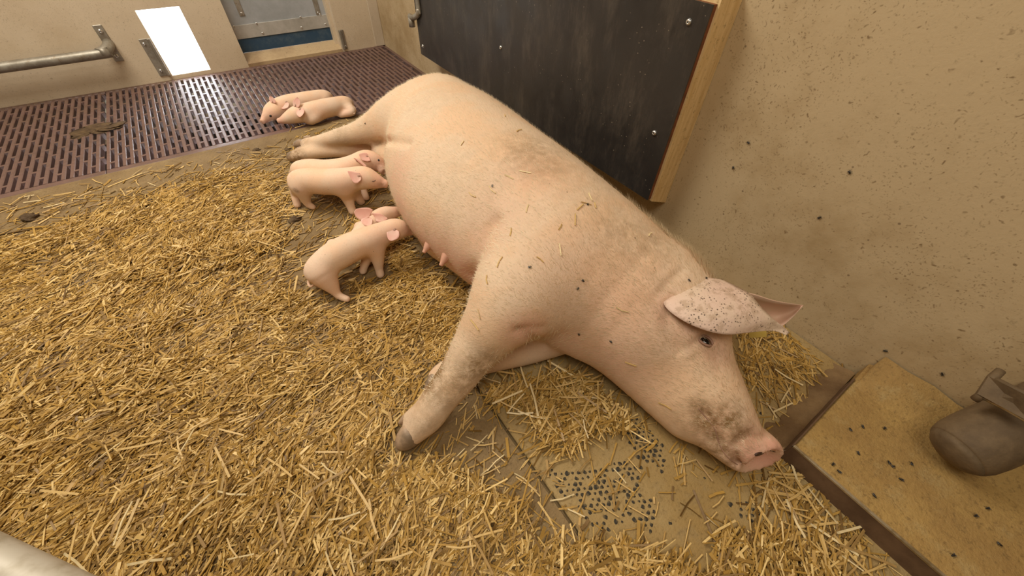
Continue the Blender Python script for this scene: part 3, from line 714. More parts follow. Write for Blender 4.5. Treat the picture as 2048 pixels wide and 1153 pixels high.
# ------------------------------------------------------------------ the piglets
def piglet(label, spine, legs, ears, eyes, tail, nose, pinks=(), dirts=(), kl=.018, res=.0042, group='piglets of the litter', jaw=None):
    sp = seg(*spine); lg = [seg(*l) for l in legs]; allp = np.array(sp + [q for l in lg for q in l] + (seg(*jaw) if jaw else []))
    lo = (allp[:, :3]-allp[:, 3:4]).min(0)-.02; hi = (allp[:, :3]+allp[:, 3:4]).max(0)+.02; lo[2] = -.012
    g = Grid(*[np.arange(lo[i], hi[i], res) for i in range(3)])
    g.add(sp, .01, n=4, margin=.04)
    for l in lg: g.add(l, kl, n=4, margin=.03)
    if jaw: g.add(seg(*jaw), .02, n=3, margin=.03)
    g.floor(.0015, .008)
    # nose disc and mouth line
    np_ = sp[-1][:3]; nd_ = sp[-1][:3]-sp[-2][:3]; nd_ /= np.linalg.norm(nd_); nr = sp[-1][3]
    g.add([np.array([*(np_+nd_*nr*.55), nr*.92, nr*.92]), np.array([*(np_+nd_*nr*.75), nr*.95, nr*.95])], .004, n=1, margin=.02)
    g.cut([np.array([*(np_+nd_*nr*2.35), nr*1.1, nr*1.1]), np.array([*(np_+nd_*nr*2.5), nr*1.1, nr*1.1])], .004, n=1, margin=.02)
    if nose:
        pts = [g.hit(*q) for q in nose]; pts = [np.array([*p, .0022, .0022]) for p in pts if p is not None]
        if len(pts) > 1: g.cut(pts, .005, n=2, margin=.015)
    P_, Q_ = g.surface(3)
    c0 = sp[len(sp)//2][:3]; root = prop(empty('piglet', (c0[0], c0[1], 0)), label, 'piglet', group)
    me_ = npmesh('piglet_body', P_, Q_)
    fattr(me_, 'pink', np.maximum(blobs(P_, [(np_, nr*2.6, .75)]), blobs(P_, [(g.hit(x, y), r, a) for x, y, r, a in pinks])))
    fattr(me_, 'dirt', blobs(P_, [(g.hit(x, y), r, a) for x, y, r, a in dirts]))
    link('body', me_, M_PIG, root); FOOT.append(P_[P_[:, 2] < .05, :2])
    for e_ in ears:
        # ears grow out of the skin where they are rooted and stand off from the head towards their tip
        bx = np.mean([q[:2] for q in e_[0]], axis=0); hb_ = None
        for st_ in range(0, 14, 2):
            for dx_, dy_ in ((0, 0), (st_, 0), (-st_, 0), (0, st_), (0, -st_)):
                hb_ = hb_ if hb_ is not None else g.hit(bx[0]+dx_, bx[1]+dy_)
        if hb_ is None: continue
        t0_ = depth(hb_); rows = []
        for i_, r_ in enumerate(e_):
            f_ = i_/(len(e_)-1); row = []
            for k_, q in enumerate(r_):
                tt = t0_+.006-(.007+.020*f_)-(.006 if k_ != 1 else 0.)*(1-f_)
                row.append(CAM+ray(q[0], q[1])*tt)
            rows.append(tuple(row))
        patch('ear', rows, M_EARP, root, .0024, 5, 8)
        if len(ears) < 3:
            c_ = rows[0][1]*.45+rows[1][1]*.55; vn = (CAM-c_)/np.linalg.norm(CAM-c_); ad = rows[1][1]-rows[0][1]; ad -= vn*np.dot(ad, vn); ad /= np.linalg.norm(ad); sd_ = np.cross(vn, ad)
            wd = np.linalg.norm(rows[1][0]-rows[1][2])*.16
            V = [c_+vn*.0032]+[c_+vn*.0016+ad*math.cos(a)*wd*1.3+sd_*math.sin(a)*wd for a in np.linspace(0, 2*math.pi, 10, endpoint=False)]
            V += [q_-vn*.004 for q_ in V[1:]]
            MB().add(V, [(0, 1+k, 1+(k+1) % 10) for k in range(10)]+[(1+k, 11+k, 11+(k+1) % 10, 1+(k+1) % 10) for k in range(10)]).build('ear_canal', M_LID, root, True)
    for x, y, r, closed in eyes:
        p = g.hit(x, y)
        if p is None: continue
        dp = depth(p)/F
        if closed:
            pts = [p+RT*dx*dp*r-UP*dy*dp*r for dx, dy in ((-1, -.1), (-.4, .35), (.3, .4), (1, 0))]
            MB().tube(catmull(pts, 3), .0014, 6).build('eyelid', M_NOST, root, True)
        else:
            V = [p+np.array([math.cos(a)*math.sin(b), math.sin(a)*math.sin(b), math.cos(b)])*r*dp for b in np.linspace(0.01, math.pi-.01, 7) for a in np.linspace(0, 2*math.pi, 10, endpoint=False)]
            Fc = [(i*10+k, (i+1)*10+k, (i+1)*10+(k+1) % 10, i*10+(k+1) % 10) for i in range(6) for k in range(10)]
            MB().add(V, Fc).build('eye', M_EYE, root, True)
    if tail:
        tp = np.array(seg(*tail)); tc = catmull(tp, 4)
        me2 = MB().tube(tc[:, :3], list(tc[:, 3]), 8).me('tail', True)
        for nm in ('pink', 'dirt'): fattr(me2, nm, np.full(len(me2.vertices), .15))
        link('tail', me2, M_PIG, root)
    return root
def leaf(base, tip, w, side, z0, z1, cup=.012):
    # simple ear: base px, tip px, half width px, side px direction
    rows = []; b = np.array(base, float); tp = np.array(tip, float); sd = np.array(side, float); sd /= np.linalg.norm(sd)
    for t_, k in ((0, .62), (.25, .95), (.5, 1.), (.75, .72), (.93, .36), (1, .08)):
        c_ = b+(tp-b)*t_; z = z0+(z1-z0)*t_
        l = c_-sd*w*k; r = c_+sd*w*k; rows.append(((*l, z+cup*.5), (*c_, z-cup*.5), (*r, z+cup*.5)))
    return rows
# nearest piglet, nursing with its back arched
piglet('plump pink piglet nearest the camera, nursing with its rump in the straw',
  [(626, 545, .085, 17), (640, 535, .10, 26), (672, 512, .115, 30), (710, 492, .125, 29), (745, 478, .135, 27), (770, 466, .14, 23), (792, 459, .14, 21.5), (808, 460, .125, 14), (818, 462, .115, 9)],
  [[(645, 548, .085, 27), (660, 568, .055, 17), (671, 584, .03, 9.5), (678, 592, .018, 8), (694, 599, .012, 7)],
   [(636, 545, .07, 20), (626, 558, .04, 10), (634, 570, .018, 6), (645, 574, .012, 5)],
   [(752, 500, .10, 18), (756, 522, .06, 12), (758, 538, .03, 8.5), (761, 550, .012, 8)],
   [(738, 500, .085, 14), (732, 522, .05, 9.5), (728, 534, .03, 8), (726, 543, .014, 7.5)]],
  [leaf((791, 459), (779, 481), 13, (.85, .5), .176, .158, .014)], [], [(622, 556, .06, 4), (617, 566, .05, 3), (621, 574, .045, 2.5), (627, 570, .045, 2)], None,
  [(785, 466, .03, .5), (760, 480, .06, .25), (650, 560, .05, .2), (815, 462, .03, .4)], [(618, 568, .016, .8)])
# piglet hidden behind it
piglet('piglet half hidden behind the nearest one, both pink ears up',
  [(668, 524, .07, 15), (684, 514, .08, 19), (706, 494, .09, 20), (728, 465, .10, 20), (748, 444, .112, 18), (768, 430, .118, 16), (784, 426, .112, 12.5), (797, 423, .104, 9.5)],
  [[(672, 500, .06, 16), (672, 520, .03, 9), (674, 530, .012, 7)], [(725, 470, .06, 13), (722, 495, .03, 8), (722, 508, .012, 7)],
   [(665, 490, .06, 12), (660, 505, .03, 8), (660, 515, .012, 6)], [(720, 455, .06, 12), (712, 470, .03, 8), (710, 480, .012, 6)]],
  [[((735, 441, .135), (741, 430, .135), (746, 420, .145)), ((722, 441, .14), (728, 428, .132), (737, 416, .152)), ((712, 434, .15), (717, 425, .142), (725, 416, .154)), ((708, 425, .152), (710, 421, .15), (713, 418, .152))],
   [((752, 443, .145), (750, 434, .14), (744, 427, .15)), ((762, 445, .15), (758, 436, .145), (752, 427, .155)), ((770, 442, .155), (766, 434, .15), (760, 428, .16)), ((775, 438, .155), (774, 436, .155), (771, 434, .155))],
   [((745, 440, .13), (741, 436, .13), (737, 434, .13)), ((744, 449, .135), (736, 443, .13), (724, 438, .135)), ((740, 452, .138), (732, 449, .133), (722, 443, .138)), ((734, 452, .14), (730, 451, .14), (727, 449, .14))]],
  [], [(655, 508, .06, 4), (648, 512, .05, 3), (645, 516, .05, 2)], None, [(760, 432, .04, .3)], [(797, 422, .02, .6)])
# standing pair by the hind legs
piglet('piglet standing in full side view with eyes shut, nose at the udder',
  [(592, 362, .105, 15), (600, 362, .115, 22), (622, 362, .122, 25), (655, 364, .125, 25.5), (688, 363, .13, 26), (708, 358, .14, 23), (728, 356, .145, 22.5), (744, 360, .137, 17.5), (757, 364, .128, 12.5), (764, 366, .124, 9)],
  [[(606, 374, .10, 20), (609, 390, .065, 13), (613, 403, .035, 8.5), (618, 410, .02, 7), (626, 415, .010, 6)],
   [(596, 372, .10, 14), (591, 386, .055, 9.5), (592, 400, .03, 7.5), (595, 411, .010, 7)],
   [(690, 378, .10, 19), (695, 394, .06, 13), (700, 410, .032, 9), (706, 424, .010, 8)],
   [(706, 374, .09, 15), (713, 388, .055, 9.5), (718, 398, .03, 8.5), (722, 404, .012, 8)]],
  [[((722, 360, 0), (722, 353, 0), (719, 346, 0)), ((714, 367, 0), (713, 355, 0), (711, 345, 0)), ((706, 364, 0), (704, 353, 0), (703, 343, 0)), ((697, 348, 0), (696, 345, 0), (695, 342, 0))]],
  [(746, 361, 5, True)], [(590, 368, .10, 3.5), (587, 378, .09, 3), (591, 384, .08, 2.5)], [(765, 370), (757, 374), (748, 375)],
  [(716, 353, .03, .5), (690, 372, .05, .25), (606, 385, .04, .2)], [(591, 381, .014, .9), (763, 367, .018, .5)])
piglet('piglet standing behind the sleepy one, dusky snout on the belly',
  [(594, 341, .095, 12), (602, 340, .105, 18), (622, 340, .112, 21), (655, 342, .115, 21.5), (688, 338, .12, 21.5), (710, 330, .13, 20), (732, 321, .14, 20), (747, 323, .135, 17), (758, 331, .12, 12.5), (762, 336, .115, 9.5)],
  [[(606, 350, .09, 16), (604, 368, .05, 9), (606, 382, .012, 7)], [(690, 350, .09, 16), (698, 372, .05, 9), (702, 388, .012, 8)],
   [(604, 345, .09, 14), (598, 360, .05, 8), (600, 370, .012, 6)], [(706, 346, .09, 15), (722, 370, .05, 9), (732, 396, .012, 7)]],
  [[((741, 322, .168), (738, 314, .172), (734, 307, .172)), ((733, 323, .168), (730, 314, .164), (728, 306, .172)), ((724, 320, .17), (723, 313, .167), (722, 307, .172)), ((718, 311, .172), (718, 310, .172), (717, 309, .172))],
   [((716, 322, .16), (711, 318, .165), (707, 316, .165)), ((722, 328, .162), (717, 323, .168), (711, 317, .166)), ((729, 333, .16), (725, 328, .166), (719, 321, .164)), ((733, 332, .158), (732, 331, .16), (729, 328, .158))]],
  [(757, 321, 2.6, False)], [(590, 340, .09, 4), (583, 341, .08, 3.2), (581, 350, .06, 2.8), (584, 356, .05, 2.2)], None,
  [(735, 315, .03, .5), (700, 335, .04, .2)], [(764, 334, .03, .75), (755, 325, .03, .3)])
# two resting on the slats
piglet('sleeping piglet in front of its sibling on the slatted floor',
  [(699, 209, .035, 9), (690, 208, .048, 14.5), (670, 213, .056, 17), (647, 218, .06, 18), (625, 223, .06, 18), (607, 226, .058, 16.5), (592, 230, .055, 15.5), (577, 236, .045, 11), (567, 240, .038, 7.5), (562, 241, .036, 5.5)],
  [[(690, 212, .045, 13.5), (703, 222, .034, 8.5), (699, 226, .028, 7), (688, 229, .022, 6), (682, 231, .018, 5)], [(642, 226, .05, 10), (633, 235, .04, 9.5), (623, 240, .03, 8.5), (618, 242, .022, 7.5), (624, 245, .016, 6)], [(640, 216, .03, 10), (640, 212, .015, 7)]],
  [leaf((601, 218), (600, 234), 8, (1, -.15), .11, .09, .014), leaf((592, 214), (595, 195), 7.5, (1, .2), .10, .13, .01)],
  [(577, 231, 3.2, True)], [(704, 211, .04, 2.6), (709, 216, .035, 1.8), (711, 222, .03, 1.5), (708, 228, .028, 1.2)], None, [(600, 225, .03, .4), (640, 225, .05, .2), (690, 228, .04, .3), (563, 240, .02, .4)], [(640, 236, .03, .2)])
piglet('piglet resting behind the sleeping one, reddish snout on the slats',
  [(658, 194, .032, 8), (648, 194, .045, 13), (625, 198, .052, 15), (600, 203, .056, 16), (578, 208, .058, 17), (560, 215, .058, 17.5), (546, 223, .052, 16), (537, 231, .042, 11), (531, 237, .034, 8), (528, 240, .032, 6)],
  [[(650, 200, .035, 11), (656, 206, .02, 7)], [(575, 220, .035, 12), (570, 232, .015, 8)], [(600, 200, .03, 10), (600, 196, .015, 6)]],
  [leaf((574, 204), (563, 217), 8.5, (.8, .6), .12, .10, .014), leaf((547, 206), (541, 192), 6, (1, .1), .105, .13, .008)],
  [(541, 232, 2.4, False)], [(660, 193, .035, 2.5), (665, 196, .03, 1.8), (668, 200, .028, 1.2)], None, [(565, 212, .03, .4), (540, 228, .03, .5)], [(533, 236, .02, .35)])
# ------------------------------------------------------------------ straw
from math import pi
def inpoly(x, y, poly):
    poly = np.asarray(poly, float); n = len(poly); r_ = np.zeros(len(x), bool); j = n-1
    for i in range(n):
        xi, yi = poly[i]; xj, yj = poly[j]
        c_ = ((yi > y) != (yj > y)) & (x < (xj-xi)*(y-yi)/(yj-yi+1e-9)+xi); r_ ^= c_; j = i
    return r_
def vnoise(x, y, sc, seed):
    rg = np.random.default_rng(seed); T = rg.random((64, 64)); u = x*sc+100; w = y*sc+100
    i = np.floor(u).astype(int); j = np.floor(w).astype(int); a = u-i; b = w-j; a = a*a*(3-2*a); b = b*b*(3-2*b)
    f = lambda p, q: T[p % 64, q % 64]
    return (f(i, j)*(1-a)+f(i+1, j)*a)*(1-b)+(f(i, j+1)*(1-a)+f(i+1, j+1)*a)*b
# bedding zones on the floor plan, corners surveyed as image points on the floor plane
Z = lambda pts: np.array([at(*q)[:2] for q in pts])
BED = Z([(-500, 620), (-200, 530), (0, 470), (130, 440), (250, 400), (380, 365), (480, 335), (560, 345), (585, 400), (590, 440), (540, 500), (560, 590), (640, 630), (740, 580), (800, 520), (860, 530), (935, 570), (930, 650), (860, 770), (790, 830), (780, 910), (860, 930), (950, 960), (1010, 990), (1090, 1085), (1180, 1110), (1330, 1110), (1450, 1090), (1560, 1090), (1660, 1120), (1750, 1200)]); BED = np.concatenate([BED, [(.70, -1.2), (-2.2, -1.2), (-2.2, 1.5)]])
BED2 = Z([(985, 735), (1090, 700), (1150, 725), (1215, 775), (1245, 830), (1215, 890), (1120, 905), (1040, 870), (980, 800)])
BED3 = Z([(1480, 670), (1530, 655), (1600, 690), (1640, 730), (1600, 770), (1500, 770), (1490, 720)])
BED4 = Z([(1500, 945), (1570, 910), (1640, 990), (1730, 1070), (1790, 1140), (1640, 1100), (1560, 1020)])
CLEAN = Z([(1140, 890), (1250, 840), (1330, 900), (1440, 960), (1500, 1000), (1560, 1070), (1450, 1075), (1330, 1090), (1180, 1090), (1120, 1030), (1060, 950)])
def density(x, y):
    d = np.full(len(x), .05)
    n1 = vnoise(x, y, 9, 3); n2 = vnoise(x, y, 3.5, 5)
    xj = x+(vnoise(x, y, 14, 8)-.5)*.12; yj = y+(vnoise(x, y, 14, 9)-.5)*.12
    b = inpoly(xj, yj, BED); d[b] = np.clip(-.16+1.5*(.55*n1[b]+.45*n2[b]), .13, 1.)
    px, py = proj(np.stack([x, y, x*0], 1))
    near = b & ((py > 780) | (py < 0) | (y < .4)); d[near] = np.clip(d[near]+.18, 0, 1)
    far = b & (py < 430); d[far] *= .8
    nest = inpoly(xj, yj, Z([(560, 400), (700, 400), (760, 420), (720, 470), (600, 480), (540, 450)])); d[nest] = np.minimum(d[nest], .22)
    b2 = inpoly(xj, yj, BED2); d[b2] = .85
    b3 = inpoly(xj, yj, BED3) | inpoly(xj, yj, BED4); d[b3] = .26
    cl = inpoly(xj, yj, CLEAN) & ~b2; d[cl] = .012
    und = (px > 700) & inpoly(px, py, [(640, 430), (780, 430), (860, 520), (940, 580), (900, 700), (700, 620), (600, 500)]); d[und & ~b] = np.maximum(d[und & ~b], .45)
    d[(y > 2.26)] = .0; d[(y > 2.15) & (y <= 2.26)] *= .4
    d[(x > SX-.01) & (y < SYB+.02)] = 0
    d[x > XW-.03] = 0
    return d
def straws(c_, yaw, tilt, L, w, bend):
    # flattened stalks: three rings of four corners
    n = len(c_); dx = np.stack([np.cos(yaw)*np.cos(tilt), np.sin(yaw)*np.cos(tilt), np.sin(tilt)], 1)
    sd = np.stack([-np.sin(yaw), np.cos(yaw), np.zeros(n)], 1); up_ = np.cross(dx, sd)
    roll = RNG.uniform(-.6, .6, n); s2 = sd*np.cos(roll)[:, None]+up_*np.sin(roll)[:, None]; u2 = np.cross(dx, s2)
    V = np.zeros((n, 3, 4, 3))
    for i, t_ in enumerate((-.5, .03, .5)):
        mid = c_+dx*(L*t_)[:, None]+sd*(bend*L*(.25-t_*t_))[:, None]
        for k, (a, b) in enumerate(((-1, -.35), (1, -.35), (1, .35), (-1, .35))): V[:, i, k] = mid+s2*(w*.5*a)[:, None]+u2*(w*.5*b)[:, None]
    f = []
    for i in (0, 1):
        for k in range(4): f.append((i*4+k, i*4+(k+1) % 4, i*4+4+(k+1) % 4, i*4+4+k))
    f += [(3, 2, 1, 0), (8, 9, 10, 11)]
    Q_ = (np.array(f)[None]+12*np.arange(n)[:, None, None]).reshape(-1, 4)
    return V.reshape(-1, 3), Q_
FMAP = np.zeros((300, 400), np.int8)
for f_ in FOOT:
    for dx in np.arange(-.02, .0201, .01):
        for dy in np.arange(-.02, .0201, .01):
            FMAP[np.clip(((f_[:, 0]+dx+1.5)/.01).astype(int), 0, 299), np.clip(((f_[:, 1]+dy+1.)/.01).astype(int), 0, 399)] = 1
def make_straw(n, seed):
    rg = np.random.default_rng(seed)
    x = rg.uniform(-2.0, XW, n); y = rg.uniform(-1.2, 2.3, n); px, py = proj(np.stack([x, y, x*0], 1))
    zc = (np.stack([x, y, x*0], 1)-CAM)@FW
    inv = (zc > .2) & (px > -90) & (px < 2140) & (py < 1260)
    k = (inv | (rg.random(n) < .55)) & (rg.random(n) < density(x, y)); x = x[k]; y = y[k]
    d = density(x, y); m = len(x)
    L = np.clip(rg.lognormal(math.log(.034), .6, m), .010, .15); w = np.clip(rg.lognormal(math.log(.0032), .35, m), .0016, .0075)
    w = np.minimum(w, L*.4)
    pile = np.clip(d-.25, 0, 1)*.034*(.4+.9*vnoise(x, y, 6, 12)); z = .003+rg.random(m)**.8*pile
    flow = vnoise(x, y, 2.2, 21)*1.1-.15
    yaw = np.where(rg.random(m) < .55, flow+rg.normal(0, .45, m), rg.uniform(0, pi, m)); tilt = rg.normal(0, .2, m)*np.clip(pile/.02, .15, 1.2)
    z = np.maximum(z, np.abs(np.sin(tilt))*L*.5+.0015); bend = rg.normal(0, .12, m)
    # keep clear of bodies lying on the floor
    ok = ~((FMAP[np.clip(((x+1.5)/.01).astype(int), 0, 299), np.clip(((y+1.)/.01).astype(int), 0, 399)] > 0) & (z > .004))
    V, Q_ = straws(np.stack([x, y, z], 1)[ok], yaw[ok], tilt[ok], L[ok], w[ok], bend[ok])
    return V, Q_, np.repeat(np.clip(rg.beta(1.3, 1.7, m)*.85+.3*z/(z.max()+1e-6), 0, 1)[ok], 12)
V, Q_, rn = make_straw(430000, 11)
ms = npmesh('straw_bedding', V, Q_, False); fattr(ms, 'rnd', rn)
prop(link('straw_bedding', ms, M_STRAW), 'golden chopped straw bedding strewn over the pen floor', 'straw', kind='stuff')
print('STRAWS', len(V)//12)

# single stalks that can be picked out
def stalk_mesh(bend):
    V_, Q2 = straws(np.zeros((1, 3)), np.zeros(1), np.zeros(1), np.ones(1), np.full(1, .055), np.array([bend])); return V_, Q2
STK = []
for b in (0., .08, -.1, .2):
    for mi, mm in enumerate(M_STRAWS):
        V_, Q2 = stalk_mesh(b); m_ = npmesh('straw_stalk', V_*.07, Q2, False); m_.materials.append(mm); STK.append(m_)
def stalk(p, yaw, L, label, group, normal=None, pale=None):
    i = random.randrange(4)*3+(pale if pale is not None else random.choice((0, 1, 1, 2)))
    o = bpy.data.objects.new('straw_stalk', STK[i]); C.objects.link(o)
    nz = Vector(normal if normal is not None else (0, 0, 1)).normalized()
    xd = Vector((math.cos(yaw), math.sin(yaw), 0)); xd = (xd-nz*xd.dot(nz)).normalized(); yd = nz.cross(xd)
    o.rotation_euler = Matrix(((xd.x, yd.x, nz.x), (xd.y, yd.y, nz.y), (xd.z, yd.z, nz.z))).to_euler()
    k = L/.07; o.scale = (k, min(max(k, .7), 1.35), 1); o.location = p
    prop(o, label, 'straw', group); return o
ON_SOW = [(1050, 345, 2.2), (1018, 355, 1.9), (925, 287, .5), (945, 390, 1.7), (985, 380, 1.5), (1055, 418, .6), (1180, 395, 1.2), (1172, 408, 2.4), (1160, 415, .3), (1190, 412, 1.0), (1245, 620, 2.0), (958, 628, .8), (975, 560, .9), (1262, 728, -.5), (1330, 812, -.6), (1120, 500, 1.1), (1000, 525, .4),
          (1022, 465, .7), (1120, 455, .5), (1300, 470, .2), (1010, 232, 1.), (1038, 262, .4), (1150, 440, .9), (1080, 520, 1.8), (950, 650, 1.3)]
for x, y, a in ON_SOW:
    p, n_ = bhit(x, y)
    if p is not None: stalk(tuple(p+n_*.002), a, random.uniform(.018, .034), 'short straw bit stuck on the sow\'s flank or shoulder', 'straw bits on the sow', n_, random.choice((0, 1)))
def loose(n, poly, label, group, Lr, z=.004, seed=3, pale=None):
    rg = random.Random(seed); q = 0; pa = Z(poly); lo = pa.min(0); hi = pa.max(0)
    while q < n:
        x = rg.uniform(lo[0], hi[0]); y = rg.uniform(lo[1], hi[1])
        if not inpoly(np.array([x]), np.array([y]), pa)[0]: continue
        stalk((x, y, z+rg.uniform(0, .004)), rg.uniform(0, pi), rg.uniform(*Lr), label, group, None, pale); q += 1
loose(20, [(1060, 900), (1240, 850), (1440, 960), (1560, 1070), (1330, 1080), (1150, 1060)], 'loose straw stalk on the bare studded mat below the snout', 'loose straw on the mat', (.03, .06), .004, 3)
loose(22, [(1490, 680), (1560, 680), (1650, 740), (1560, 850), (1510, 790)], 'straw stalk on the dusty floor between head and right wall', 'straw behind the head', (.03, .085), .005, 4)
loose(42, [(1510, 960), (1580, 920), (1700, 1050), (1800, 1150), (1600, 1130)], 'straw stalk lying along the mat beside the step', 'straw beside the step', (.04, .11), .006, 5)
loose(40, [(0, 400), (250, 350), (560, 290), (560, 320), (300, 380), (20, 450)], 'straw stalk on bare concrete along the slatted floor', 'straw along the slats', (.03, .08), .004, 6)
loose(22, [(880, 840), (960, 800), (1080, 990), (980, 960), (900, 900)], 'straw stalk on bare concrete beside the front hoof', 'straw by the front hoof', (.03, .06), .004, 7)
loose(46, [(960, 760), (1090, 710), (1210, 780), (1200, 880), (1050, 860)], 'straw stalk on the heap under the sow\'s neck', 'straw under the neck', (.04, .10), .024, 8)
loose(75, [(60, 900), (700, 820), (760, 1000), (1000, 1080), (1000, 1150), (200, 1150), (60, 1050)], 'long pale straw stalk on top of the foreground bedding', 'long stalks in the foreground', (.05, .10), .034, 9)
loose(10, [(560, 265), (640, 245), (720, 235), (700, 250), (600, 285)], 'straw stalk on concrete between resting piglets and hind hooves', 'straw by the hind hooves', (.03, .06), .004, 10)

# ------------------------------------------------------------------ mat studs worn clean
def stud_shape(rg_):
    n = 9; r_ = .0058; k_ = [rg_.uniform(.72, 1.2) for _ in range(n)]
    V_ = [(r_*k_[k]*math.cos(2*pi*k/n), r_*k_[k]*math.sin(2*pi*k/n), 0) for k in range(n)] + [(r_*.7*k_[k]*math.cos(2*pi*k/n), r_*.7*k_[k]*math.sin(2*pi*k/n), .0018) for k in range(n)]
    return V_, [(k, (k+1) % n, n+(k+1) % n, n+k) for k in range(n)] + [tuple(range(n, 2*n))]
STUDS = []
for _ in range(6):
    m_ = mesh('stud', *stud_shape(random), True); m_.materials.append(M_STUD); STUDS.append(m_)
ZONES = [([(1245, 822), (1275, 835), (1330, 890), (1335, 940), (1300, 975), (1345, 1000), (1360, 1050), (1300, 1065), (1190, 1060), (1150, 1010), (1080, 960), (1080, 935), (1160, 945), (1240, 925), (1265, 900), (1240, 850)], .72),
         ([(1448, 1005), (1520, 1000), (1540, 1050), (1520, 1080), (1480, 1050)], .6), ([(1505, 810), (1530, 815), (1535, 860), (1515, 850)], .8), ([(1440, 935), (1475, 940), (1470, 962), (1448, 955)], .8),
         ([(1545, 1095), (1600, 1110), (1620, 1153), (1570, 1153)], .5), ([(1390, 940), (1440, 960), (1430, 1010), (1395, 990)], .25)]
rg = random.Random(5); cnt = 0; PS = .0142; cand = []; rest = MB()
for i in range(130):
    for j in range(100):
        x = MX0+.02+i*PS*.87; y = -.45+(j+.5*(i % 2))*PS
        px, py = proj((x, y, 0)); pr = max((q for poly, q in ZONES if inpoly(px, py, poly)[0]), default=0)
        nz_ = float(vnoise(np.array([x]), np.array([y]), 13, 31)[0])
        if pr and rg.random() < pr*1.25*min(1., max(.3, (nz_-.1)*2.6)): cand.append((depth((x, y, 0)), x, y))
cand.sort()
for n_, (_, x, y) in enumerate(cand):
    k = rg.uniform(.55, 1.2); x += rg.uniform(-.0012, .0012); y += rg.uniform(-.0012, .0012)
    if n_ < 300:
        o = bpy.data.objects.new('stud', rg.choice(STUDS)); C.objects.link(o); o.parent = mat_; cnt += 1
        o.location = (x-MX0, y, -.0006); o.scale = (k, k*rg.uniform(.8, 1.2), 1); o.rotation_euler = (0, 0, rg.uniform(0, 6))
    else:
        V_, F_ = stud_shape(rg); rest.add([(x+v_[0]*k, y+v_[1]*k, v_[2]-.0006) for v_ in V_], F_); cnt += 1
if rest.v: rest.build('far_studs', M_STUD, mat_, True)['kind'] = 'stuff'
print('STUDS', cnt)

# ------------------------------------------------------------------ dung lumps
def lump(px, py, r, flat, label, seed, z=0.):
    rg = np.random.default_rng(seed); c_ = at(px, py, z); nu, nv = 22, 12; V_ = []
    ph = rg.uniform(0, 6, 12); am = rg.uniform(.05, .2, 6)
    for j in range(nv):
        b = (j/(nv-1))*pi/2
        for i in range(nu):
            a = 2*pi*i/nu; k = 1+sum(am[q]*math.sin((q+2)*a+ph[q]+b*(q+1)*1.7) for q in range(6))+rg.normal(0, .05)
            V_.append((c_[0]+r*k*math.cos(a)*math.cos(b), c_[1]+r*k*math.sin(a)*math.cos(b)*.8, z-.001+r*flat*math.sin(b)*(.8+.3*k)))
    Fc = [(j*nu+i, j*nu+(i+1) % nu, (j+1)*nu+(i+1) % nu, (j+1)*nu+i) for j in range(nv-1) for i in range(nu)]
    o = link('dung_lump', mesh('dung_lump', V_, Fc, True), M_DUNG); prop(o, label, 'dung', 'dung lumps'); return o
lump(60, 437, .030, .6, 'dark dung lump on bare concrete at the left edge', 1)
lump(200, 257, .085, .12, 'flat brown dung smear on the slatted floor', 2, .0)
lump(590, 441, .022, .6, 'small dung clod in the straw below the standing piglet', 3)
lump(560, 470, .020, .5, 'small crumbly dung clod left of the nursing pair', 4)
lump(575, 300, .016, .4, 'thin dung crumb beside the hind hooves', 5)
lump(512, 300, .018, .35, 'flat dung crumb on concrete near the slats', 6)
lump(300, 405, .024, .4, 'brown dung clod at the upper edge of the straw', 7)

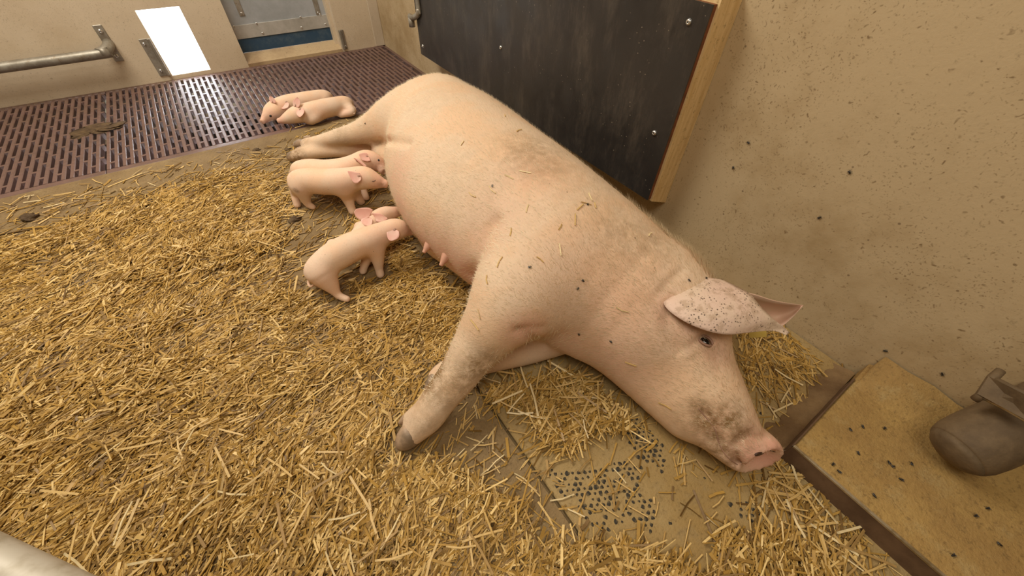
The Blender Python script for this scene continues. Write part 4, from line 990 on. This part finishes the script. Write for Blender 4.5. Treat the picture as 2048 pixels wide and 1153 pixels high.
# ------------------------------------------------------------------ flies
def fly_meshes():
    mb = MB(); V_ = []
    for j, (yy, q) in enumerate(((-.5, .08), (-.35, .3), (-.1, .38), (.1, .28), (.18, .2), (.28, .3), (.42, .2), (.48, .05))):
        V_ += [(q*.6*math.cos(2*pi*k/8), yy, .2+q*.6*math.sin(2*pi*k/8)) for k in range(8)]
    mb.add(V_, [(j*8+k, j*8+(k+1) % 8, j*8+8+(k+1) % 8, j*8+8+k) for j in range(7) for k in range(8)])
    for s_ in (-1, 1):
        for yy in (.2, .05, -.1): mb.tube([(s_*.1, yy, .15), (s_*.35, yy*1.4, .22), (s_*.5, yy*1.8, 0)], .02, 4)
    b = mb.me('fly_body', True); b.materials.append(M_FLY)
    w = MB()
    for s_ in (-1, 1): w.add([(s_*.05, .15, .36), (s_*.32, -.25, .34), (s_*.28, -.62, .30), (s_*.06, -.55, .32), (s_*.05, .15, .35), (s_*.32, -.25, .33), (s_*.28, -.62, .29), (s_*.06, -.55, .31)], [(0, 1, 2, 3), (7, 6, 5, 4)])
    wm = w.me('fly_wings'); wm.materials.append(M_WING); return b, wm
FB, FWm = fly_meshes()
def fly(p, n_, L, yaw, label, group):
    nz = Vector(n_).normalized(); t_ = nz.orthogonal().normalized(); t_.rotate(Matrix.Rotation(yaw, 3, nz)); x_ = t_.cross(nz)
    r_ = empty('fly', p); r_.rotation_euler = Matrix(((x_.x, t_.x, nz.x), (x_.y, t_.y, nz.y), (x_.z, t_.z, nz.z))).to_euler(); r_.scale = (L/S,)*3 if False else (L, L, L)
    for nm, m_ in (('body', FB), ('wings', FWm)):
        o = bpy.data.objects.new(nm, m_); C.objects.link(o); o.parent = r_
    prop(r_, label, 'fly', group)
for i, (x, y) in enumerate(((1700, 345), (1640, 435), (1497, 285), (1467, 336), (1772, 702), (1885, 748))):
    fly(tuple(atX(x, y, XW-.0005)), (-1, 0, 0), .0095, i*1.9, 'small black fly sitting on the stained right wall', 'flies on the right wall')
for i, (x, y) in enumerate(((1700, 860), (1725, 855), (1768, 858), (1716, 908), (1777, 926), (1786, 934), (1822, 928), (1665, 930), (1677, 944), (1801, 960), (1748, 993), (1974, 1018), (1950, 1033), (1998, 1090), (1905, 1112))):
    fly(tuple(at(x, y, SZ-.0015)), (0, 0, 1), .0095, i*2.3+i*i, 'small black fly on the dusty step top', 'flies on the step')
for i, (x, y) in enumerate(((1155, 578), (1166, 562), (1158, 668), (1222, 683), (1060, 535), (985, 372), (731, 247), (1175, 410), (1378, 562), (1412, 557), (1440, 556))):
    p, n_ = bhit(x, y)
    if p is not None: fly(tuple(p+n_*.0005), tuple(n_), .0075, i*1.3, 'tiny black fly on the sow\'s pale skin', 'flies on the sow')
# ------------------------------------------------------------------ scale to metres
bpy.context.view_layer.update()
for d in list(bpy.data.meshes):
    if d.users: d.transform(Matrix.Scale(S, 4))
for o in bpy.data.objects: o.location = o.location*S
